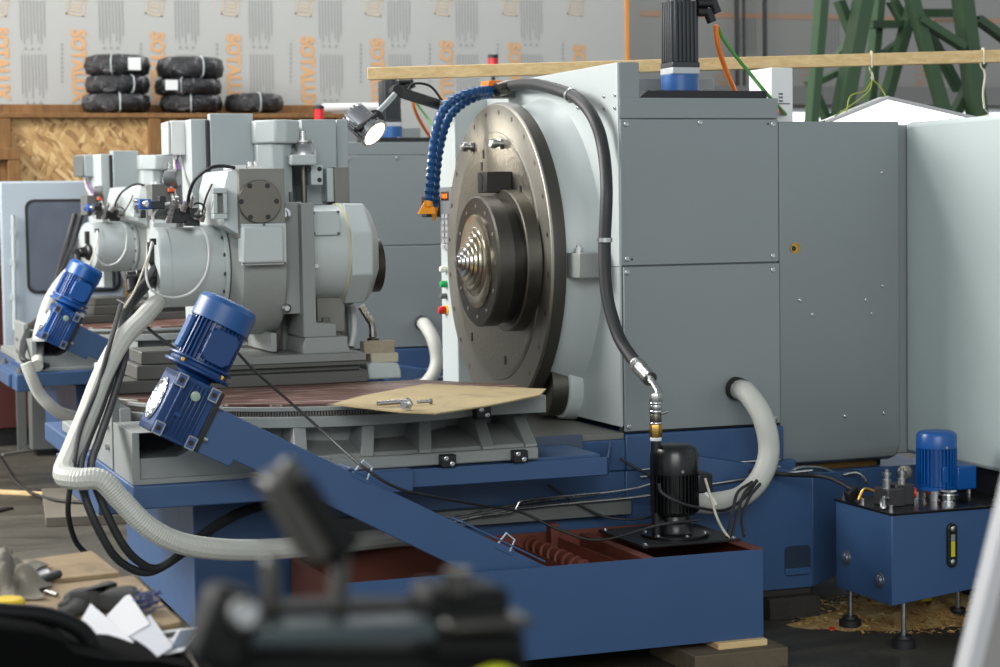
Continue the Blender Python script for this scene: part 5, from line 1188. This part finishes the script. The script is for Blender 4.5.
mb = MB(); mb.prism([p+Z_*.05 for p in q], (0, 0, -.05)); o = mb.build('floor_board', mat('grey_brown_board', (104, 98, 86), .75, 0, .2, 6), None, .003); tag(o, 'grey-brown board lying on the floor under the left end of the bed', 'board')
hose('floor_cable', [PZ(-5, 450, .01), PZ(4, 464, .01), PZ(16, 482, .01), PZ(32, 493, .028), PZ(55, 500, .06), PZ(90, 503, .06)], .009, 'thin dark cable curving over the floor at far left', RUBBER, cat='cable')

# ================================================================== workbench in front at left
BZ = .70
wb = thing('workbench', (.55, 4.2, 0), 'low workbench at bottom left carrying boards, rag, glove and papers', 'workbench')
q = [PZ(x, y, BZ) for x, y in ((-60, 566), (40, 562), (118, 578), (182, 632), (235, 740), (-60, 760))]
mb = MB(); mb.prism([p for p in q], (0, 0, -.03)); mb.build('bench_top', mat('scuffed_bench_top', (104, 94, 80), .7, 0, .2, 6), wb, .003)
xs = [p.x for p in q]; ys = [p.y for p in q]
for c in (q[1]+V((.02, -.05, 0)), q[3]+V((-.10, -.06, 0)), q[4]+V((-.1, .06, 0)), q[5]+V((.1, .06, 0))):
    MB().box(c.x-.025, c.x+.025, c.y-.025, c.y+.025, 0, BZ-.03).build('leg', DGREY, wb, .003)
def board(pts, label, m=PLY, h=.012, name='plywood_board'):
    o = MB().prism([PZ(x, y, BZ+.0005) for x, y in pts], (0, 0, h)).build(name, m, None, .002); tag(o, label, 'board')
board(((20, 565), (92, 555), (120, 577), (64, 583), (40, 588), (10, 592)), 'pale worn plywood board at the back of the workbench')
board(((-40, 604), (40, 588), (66, 588), (134, 580), (182, 627), (160, 632), (80, 640), (-40, 650)), 'stained plywood board at the front of the workbench, under the glove')
T0 = BZ+.0127
tag(MB().prism([PZ(x, y, T0) for x, y in ((31, 568), (46, 566.5), (50, 574), (36, 576))], (0, 0, .004)).build('note_pad', PAPER), 'small white note pad on the back plywood board', 'note pad')
c0, c1 = PZ(36, 582, T0+.014), PZ(58, 574, T0+.014)
tag(MB().cyl(c0, c1, .009, .012, 12).build('black_tool_handle', BLACK), 'short black tool handle on the back plywood board beside the rag', 'tool')
c0, c1 = PZ(46, 592, T0+.006), PZ(57, 595, T0+.006)
tag(MB().cyl(c0, c1, .0055, n=10).build('steel_pin', STEEL), 'small bright steel pin lying in front of the grey rag', 'pin')
# rag: a crumpled heap of cloth
def rag():
    rnd = random.Random(11); n = 34; mb = MB(); vs = []; fs = []
    o = PZ(8, 590, T0)
    ctr = [PZ(22, 566, T0), PZ(4, 574, T0), PZ(24, 590, T0)]
    A, Bq = PZ(-22, 608, T0+.001), PZ(42, 600, T0+.001); Cq, Dq = PZ(-25, 566, T0), PZ(38, 566, T0)
    for j in range(n):
        for i in range(n):
            u, v = i/(n-1), j/(n-1); p = A.lerp(Bq, u).lerp(Cq.lerp(Dq, u), v)
            e = min(u, 1-u, v, 1-v)*4; e = min(1, e)
            z = .045*math.exp(-((u-.62)**2/.06+(v-.72)**2/.10))+.03*math.exp(-((u-.35)**2/.04+(v-.6)**2/.08))+.035*math.exp(-((u-.6)**2/.12+(v-.25)**2/.05))
            z += .026*abs(math.sin(6*u+4*v+1.5*math.sin(5*v)))+.010*math.sin(13*u+7*v+2*math.sin(8*v))-.008+.009*math.sin(23*v-9*u)+.006*math.sin(31*u)
            k = .02*math.sin(7*u+3)+.015*math.sin(11*v)
            vs.append(p+V((k*(.5-u)*2, k, max(0.001, z*e+.004+.006*math.sin(13*u+9*v)*1))))
    for j in range(n-1):
        for i in range(n-1): fs.append((j*n+i, j*n+i+1, (j+1)*n+i+1, (j+1)*n+i))
    mb.add(vs, fs); ob2 = mb.build('cleaning_rag', mat('grimy_cloth', (118, 112, 100), .9, 0, .2, 9, .3, 90), None, angle=180)
    s_ = ob2.modifiers.new('solid', 'SOLIDIFY'); s_.thickness = .003; s_.offset = 1
    s2 = ob2.modifiers.new('sub', 'SUBSURF'); s2.levels = s2.render_levels = 1
    tag(ob2, 'crumpled grimy grey cleaning rag at the left end of the workbench', 'rag')
rag()
# yellow sponge-like cap
mb = MB(); c = PZ(8, 608, T0); mb.lathe(c, Z_, [(0, .038), (.015, .040), (.022, .036), (.025, .024)], 20); tag(mb.build('plastic_tub', YELLOW, None, .002), 'low yellow plastic tub on the workbench in front of the rag', 'tub')
# knitted glove lying flat
def glove():
    t = thing('work_glove', PZ(95, 603, T0), 'dark grey knitted work glove lying palm down on the front plywood board', 'glove')
    k = bpy.data.meshes.new('glove'); 
    pts = {}
    def q(x, y, z): return PZ((x-95)*1.08+97, (y-600)*1.25+609, T0)+V((0, 0, z))
    vs = []; es = []; rad = []
    def add(p, r, prev=None):
        vs.append(p); rad.append(r)
        if prev is not None: es.append((prev, len(vs)-1))
        return len(vs)-1
    w = add(q(128, 600, .03), .040); a = add(q(114, 601, .034), .046, w); b2 = add(q(98, 600, .034), .048, a); c2 = add(q(86, 599, .032), .046, b2)
    for fx in ([(80, 593), (73, 593), (70, 597)], [(76, 599), (69, 600), (64, 603)], [(77, 605), (67, 607), (58, 609)]):
        p = c2
        for i, (x, y) in enumerate(fx): p = add(q(x, y, .024-.002*i), (.022, .019, .016)[i], p)
    p = b2
    for i, (x, y) in enumerate([(102, 591), (107, 587.5), (111, 588)]): p = add(q(x, y, .034-.004*i), (.022, .020, .016)[i], p)
    p = a
    for i, (x, y) in enumerate([(124, 592), (130, 591)]): p = add(q(x, y, .03-.004*i), (.022, .018)[i], p)
    o_ = V(t['_w']); k.from_pydata([v-o_ for v in vs], es, []); o = bpy.data.objects.new('glove_body', k); C.objects.link(o); o.parent = t
    m_ = o.modifiers.new('skin', 'SKIN')
    for i, sv_ in enumerate(k.skin_vertices[0].data): sv_.radius = (rad[i]*1.2, rad[i]*1.1)
    k.skin_vertices[0].data[0].use_root = True
    s2 = o.modifiers.new('sub', 'SUBSURF'); s2.levels = s2.render_levels = 2
    m2 = mat('grey_knit', (62, 62, 60), .95, 0, .2, 40, .6, 160); k.materials.append(m2)
    bpy.context.view_layer.update(); dg = bpy.context.evaluated_depsgraph_get(); me = bpy.data.meshes.new_from_object(o.evaluated_get(dg))
    for v in me.vertices: v.co.z = max(v.co.z*.62, .0015)
    me.materials.clear(); me.materials.append(m2)
    for pz_ in me.polygons: pz_.use_smooth = True
    o.modifiers.clear(); o.data = me
    mb = MB(); c = q(139, 603, .03)
    rnd = random.Random(2)
    for i in range(60):
        a = c+V((rnd.uniform(-.03, .02), rnd.uniform(-.04, .04), rnd.uniform(-.027, .01))); mb.tube([a, a+V((rnd.uniform(.0, .03), rnd.uniform(-.02, .02), rnd.uniform(-.003, .014)))], .0022, 5, smooth=False)
    tag(mb.build('frayed_cuff', mat('blue_grey_yarn', (72, 80, 112), .9), t), 'blue-grey frayed cuff')
glove()
# papers
def sheet(pts, zs, label, m=PAPER, name='paper_sheet', cat='paper'):
    o = MB().prism([PZ(x, y, T0)+V((0, 0, z)) for (x, y), z in zip(pts, zs)], (0, 0, .0012)).build(name, m, None); tag(o, label, cat, 'papers on the bench'); return o
sheet(((80, 626), (91, 617), (134, 648), (108, 658)), (.008, .030, .012, .004), 'white paper sheet on the bench, leftmost of the loose papers', mat('white_paper_back', (196, 196, 200), .8))
sheet(((101, 628), (129, 610), (150, 632), (112, 650)), (.012, .040, .016, .008), 'white paper sheet with raised corner beside the glove')
sheet(((104, 650), (150, 622), (173, 652), (152, 664)), (.006, .016, .010, .006), 'white paper sheet with faint print, lowest of the loose papers', mat('printed_paper', (186, 188, 194), .8, 0, .06, 30))
mz = sheet(((152, 634), (201, 627.5), (183, 652), (165, 656)), (.002, .002, .002, .002), 'glossy leaflet with a dark photograph lying right of the white papers', PAPER, 'leaflet', 'leaflet')
qd = [PZ(x, y, T0)+Z_*.0036 for x, y in ((158, 635.5), (177, 632.5), (173, 639), (160, 641))]
MB().add(qd, [(0, 1, 2, 3)]).build('picture', mat('dark_picture', (48, 48, 46), .7, 0, .4, 30, spec=.1), mz)
qd = [PZ(x, y, T0)+Z_*.0036 for x, y in ((180, 632), (197, 629.5), (186, 648), (170, 652))]
MB().add(qd, [(0, 1, 2, 3)]).build('picture', mat('blue_grey_picture', (84, 98, 112), .7, 0, .3, 14, spec=.1), mz)
# black padded bag with carrying handle
def bag():
    t = thing('black_bag', PZ(60, 690, BZ), 'soft black padded bag with a round carrying handle at bottom left', 'bag')
    prof = [(-40, 612), (0, 615), (34, 620), (56, 628), (66, 640), (100, 648), (150, 650), (180, 656), (200, 668), (214, 690)]
    Yf = 3.95; mb = MB(); rows = []
    n = len(prof)
    zb2 = BZ
    for dy, k in ((.0, .90), (.03, .985), (.09, 1.0), (.19, .99), (.26, .93), (.28, .8)):
        rows.append([V((P(x, y, Yf+.1).x, Yf+dy, zb2+(P(x, y, Yf+.1).z-zb2)*k)) for x, y in prof])
    vs = []; fs = []
    for r in rows: vs += r+[V((p.x, p.y, zb2)) for p in r]
    W = 2*n
    for j in range(len(rows)-1):
        for i in range(n-1): fs.append((j*W+i, j*W+i+1, (j+1)*W+i+1, (j+1)*W+i)); fs.append((j*W+n+i, (j+1)*W+n+i, (j+1)*W+n+i+1, j*W+n+i+1))
        for i in (0, n-1): fs.append((j*W+i, (j+1)*W+i, (j+1)*W+n+i, j*W+n+i))
    for j in (0, len(rows)-1):
        for i in range(n-1): fs.append((j*W+i, j*W+i+1, j*W+n+i+1, j*W+n+i))
    mb.add(vs, fs); o = mb.build('body', mat('black_nylon', (9, 9, 10), .9, 0, .2, 30, .3, 60, spec=.05), t, .012, angle=80)
    MB().tube([P(-40, 606, 4.07), P(0, 611.5, 4.07), P(36, 614, 4.07), P(62, 620, 4.07), P(82, 631, 4.07), P(92, 645, 4.07), P(95, 655, 4.07)], .018, 12).build('handle', mat('black_handle', (14, 14, 15), .6, spec=.2), t)
bag()

# ================================================================== blurred rig close to the lens
RY = 1.55
rg_ = thing('clamp_rig', P(330, 620, RY).xy.to_3d(), 'dark out-of-focus clamp rig with a slanted arm, in the foreground', 'tripod rig')
RD = mat('rig_black', (14, 14, 14), .6, 0, .2, 20, spec=.15); RG = mat('rig_grey_metal', (56, 55, 50), .45, .4, .15, 20)
def bar(x0, y0, x1, y1, w, Y, d, m, name, bev=.004):
    a, b_ = P(x0, y0, Y), P(x1, y1, Y); u = b_-a; L = u.length; u.normalize(); n = u.cross(Y_).normalized(); return MB().ob((a+b_)/2, u*(L/2), n*(w*Y/F/2), Y_*(d/2)).build(name, m, rg_, bev)
bar(272, 474, 318, 556, 30, RY, .05, RG, 'slanted_arm'); bar(297, 478, 346, 552, 24, RY-.02, .03, RD, 'arm_cover')
MB().lathe(P(287, 467, RY-.02), (0, -1, 0), [(0, .008), (.02, .008)], 14).build('arm_knob', RG, rg_)
bar(300, 520, 345, 548, 44, RY+.01, .05, RD, 'arm_hub')
bar(269, 556, 273, 615, 14, RY, .03, RG, 'bracket_side'); bar(341, 548, 337, 612, 14, RY, .03, RG, 'bracket_side')
bar(230, 632, 430, 626, 22, RY-.02, .05, mat('teal_grey_bar', (52, 62, 64), .4, .3, .1), 'cross_bar'); bar(228, 616, 425, 612, 26, RY+.02, .05, RD, 'rail')
bar(205, 660, 515, 660, 34, RY+.02, .06, RD, 'base_bar')
bar(238, 588, 210, 668, 56, RY-.02, .06, RD, 'side_housing', .012)
MB().lathe(P(242, 612, RY-.06), (0, -1, 0), [(0, .011), (.012, .012), (.016, .008)], 16).build('lock_knob', STEEL, rg_)
bar(418, 602, 500, 600, 38, RY, .06, RD, 'clamp_block', .008); bar(438, 622, 525, 618, 11, RY-.03, .05, RG, 'clamp_jaw'); bar(420, 640, 515, 640, 34, RY, .06, RD, 'clamp_foot', .008)
MB().lathe(P(458, 592, RY-.04), Z_, [(0, .012), (.018, .012)], 12).build('thumb_screw', RG, rg_)
MB().tube([P(452, 697, RY-.05), P(478, 681, RY-.06), P(500, 675, RY-.06), P(522, 688, RY-.05)], .007, 10).build('yellow_strap', YGREEN, rg_)
cb_ = P(340, 668, RY+.02)
MB().cyl((cb_.x, cb_.y, .55), (cb_.x, cb_.y, cb_.z+.015), .02).build('centre_post', RD, rg_)
for k in range(3):
    a = math.radians(90+120*k); MB().cyl((cb_.x+.02*math.cos(a), cb_.y+.02*math.sin(a), .75), (cb_.x+.36*math.cos(a), cb_.y+.36*math.sin(a), .0), .014, n=10).build('leg', RD, rg_)
# leaning pale board at the right
LY = 2.3
a, b_ = P(968, 667, LY), P(1012, 486, LY); u = (b_-a).normalized(); t0_ = a-u*((a.z-.0)/u.z); t1_ = a+u*.5; L = (t1_-t0_).length; n = u.cross(Y_).normalized()
if n.x < 0: n = -n
bp2 = thing('leaning_panel', t0_, 'blurred pale sheet panel leaning at the bottom right corner, close to the lens', 'panel')
e = 20*LY/F
m_ = (t0_+t1_)/2
MB().prism([t0_, t0_+n*e, t1_+n*e, t1_], (0, .03, 0)).build('edge_strip', mat('pale_edge', (172, 172, 174), .5, 0, .03), bp2, .002)
MB().prism([t0_+n*e, t0_+n*e+V((.45, 0, 0)), t1_+n*e+V((.45, 0, 0)), t1_+n*e], (0, .012, 0)).build('sheet', mat('panel_face', (128, 126, 122), .5, 0, .04), bp2)

# ================================================================== the second machine of the row
DC = V((0.30, 4.9, 0)); DV = V((0.29, 4.95, 0))
ROTH = math.radians(15)
hose('corrugated_hose', [P(80, 266, 12.45), P(66, 276, 12.25), P(50, 299, 12.0), P(40, 330, 11.8), P(38, 352, 11.6), P(37, 366, 11.4)], .033, 'white ribbed hose at far left, upper length dropping from the rear drum', WHITEH, .0018, 110)
hose('corrugated_hose', [P(26, 363, 11.25), P(31, 376, 11.25), P(39, 393, 11.28), P(52, 407, 11.3), P(66, 415, 11.4), P(92, 420, 11.7)], .033, 'white ribbed hose at far left, lower length sagging under the rear bed', WHITEH, .0018, 110)
for k, lab in enumerate(('dark hose hanging from the rear drum at far left, nearest the white hose', 'dark hose hanging from the rear drum at far left, behind its twin')):
    hose('dark_hose', [P(82-k*7, 214, 12.75), P(73-k*6, 242, 12.7), P(62-k*3, 270, 12.5), P(50, 305+k*4, 12.2), P(33-k*2, 326, 11.95), P(25-k*2, 345, 11.7), P(24, 360, 11.45), P(48, 366+k*2, 11.5)], .017, lab, HOSEG)
for o, lab, g_ in FR:
    if g_: o['group'] = g_
    nm = o.name
    c = dup(o, DC if nm.startswith(('machine', 'white_hose', 'orange', 'green')) else (D if nm.startswith('headstock') else DV), lab, g_)
    if nm.startswith('headstock'):
        for ch in [x for x in C.objects if x.parent and (x.parent == c or x.parent.parent == c)]:
            if ch.name.startswith(('box_cover', 'servo_box')):
                ch.data = ch.data.copy(); ch.data.materials[0] = DGREY if ch.name.startswith('box_cover') else MATS['slide_grey']
    if nm.startswith('headstock'):              # the rear table is swung round a little
        pv = V((1.73, 8.0, 0))+D; d = c.location-pv
        c.location = pv+Matrix.Rotation(ROTH, 3, 'Z') @ d; c.rotation_euler = (0, 0, ROTH)
    if nm.startswith('chip_conveyor'):
        for ch in [x for x in C.objects if x.parent == c or (x.parent and x.parent.parent == c)]:
            if ch.data.materials and ch.data.materials[0] in (DBLUE, MATS['fan_cover_blue']):
                ch.data = ch.data.copy(); ch.data.materials[0] = MBLUE

# ================================================================== light
w = bpy.data.worlds.new('hall_air'); sc.world = w; w.use_nodes = True
nt = w.node_tree; bg = nt.nodes['Background']; bg.inputs[1].default_value = 1.0
tc = nt.nodes.new('ShaderNodeTexCoord'); sx = nt.nodes.new('ShaderNodeSeparateXYZ'); nt.links.new(tc.outputs['Generated'], sx.inputs[0])
nt.links.new(ramp(nt, sx.outputs[2], [(0, (204, 212, 218)), (.25, (204, 212, 218)), (.6, (150, 156, 162)), (1, (118, 122, 126))]), bg.inputs[0])   # bright hall, darker roof
def area(name, loc, to, sx, sy, power, col=(1, 1, 1)):
    l = bpy.data.lights.new(name, 'AREA'); l.shape = 'RECTANGLE'; l.size = sx; l.size_y = sy; l.energy = power; l.color = col
    o = bpy.data.objects.new(name, l); C.objects.link(o); o.location = loc; d = V(to)-V(loc); o.rotation_euler = d.to_track_quat('-Z', 'Y').to_euler(); return o
area('hall_window_light', (-5.2, 10.5, 5.6), (2.6, 7.8, 1.2), 4.0, 3.0, 1050, (1, .98, .95))
area('hall_window_light', (-5.5, 15.0, 6.0), (2.6, 12.8, 1.2), 4.0, 3.0, 600, (1, .98, .95))
area('front_fill_light', (-2.0, -7.0, 6.0), (2.8, 8, 1.0), 9, 4, 820, (.97, 1, .98))  # unseen fill, added behind the camera to brighten the front faces
area('hall_ceiling_light', (2.0, 10.5, 7.0), (2.0, 10.5, 0), 5, 1.0, 220)
area('hall_ceiling_light', (5.5, 15.0, 6.5), (3.5, 16.5, 1), 4, 1.0, 160)
s_ = bpy.data.lights.new('work_lamp_spot', 'SPOT'); s_.energy = 5; s_.spot_size = 1.6; s_.shadow_soft_size = .05; s_.color = (1, .92, .8)
so = bpy.data.objects.new('work_lamp_spot', s_); C.objects.link(so); so.location = lc0+ld*(Ll+.03); so.rotation_euler = ld.to_track_quat('-Z', 'Y').to_euler()

vs_ = sc.view_settings; vs_.view_transform = 'Standard'; vs_.look = 'None'; vs_.gamma = 1; vs_.use_curve_mapping = False; vs_.exposure = 0.12
sc.cycles.use_denoising = True
try: sc.cycles.denoiser = 'OPENIMAGEDENOISE'
except Exception: pass
for o in bpy.data.objects:
    if '_w' in o.keys(): del o['_w']
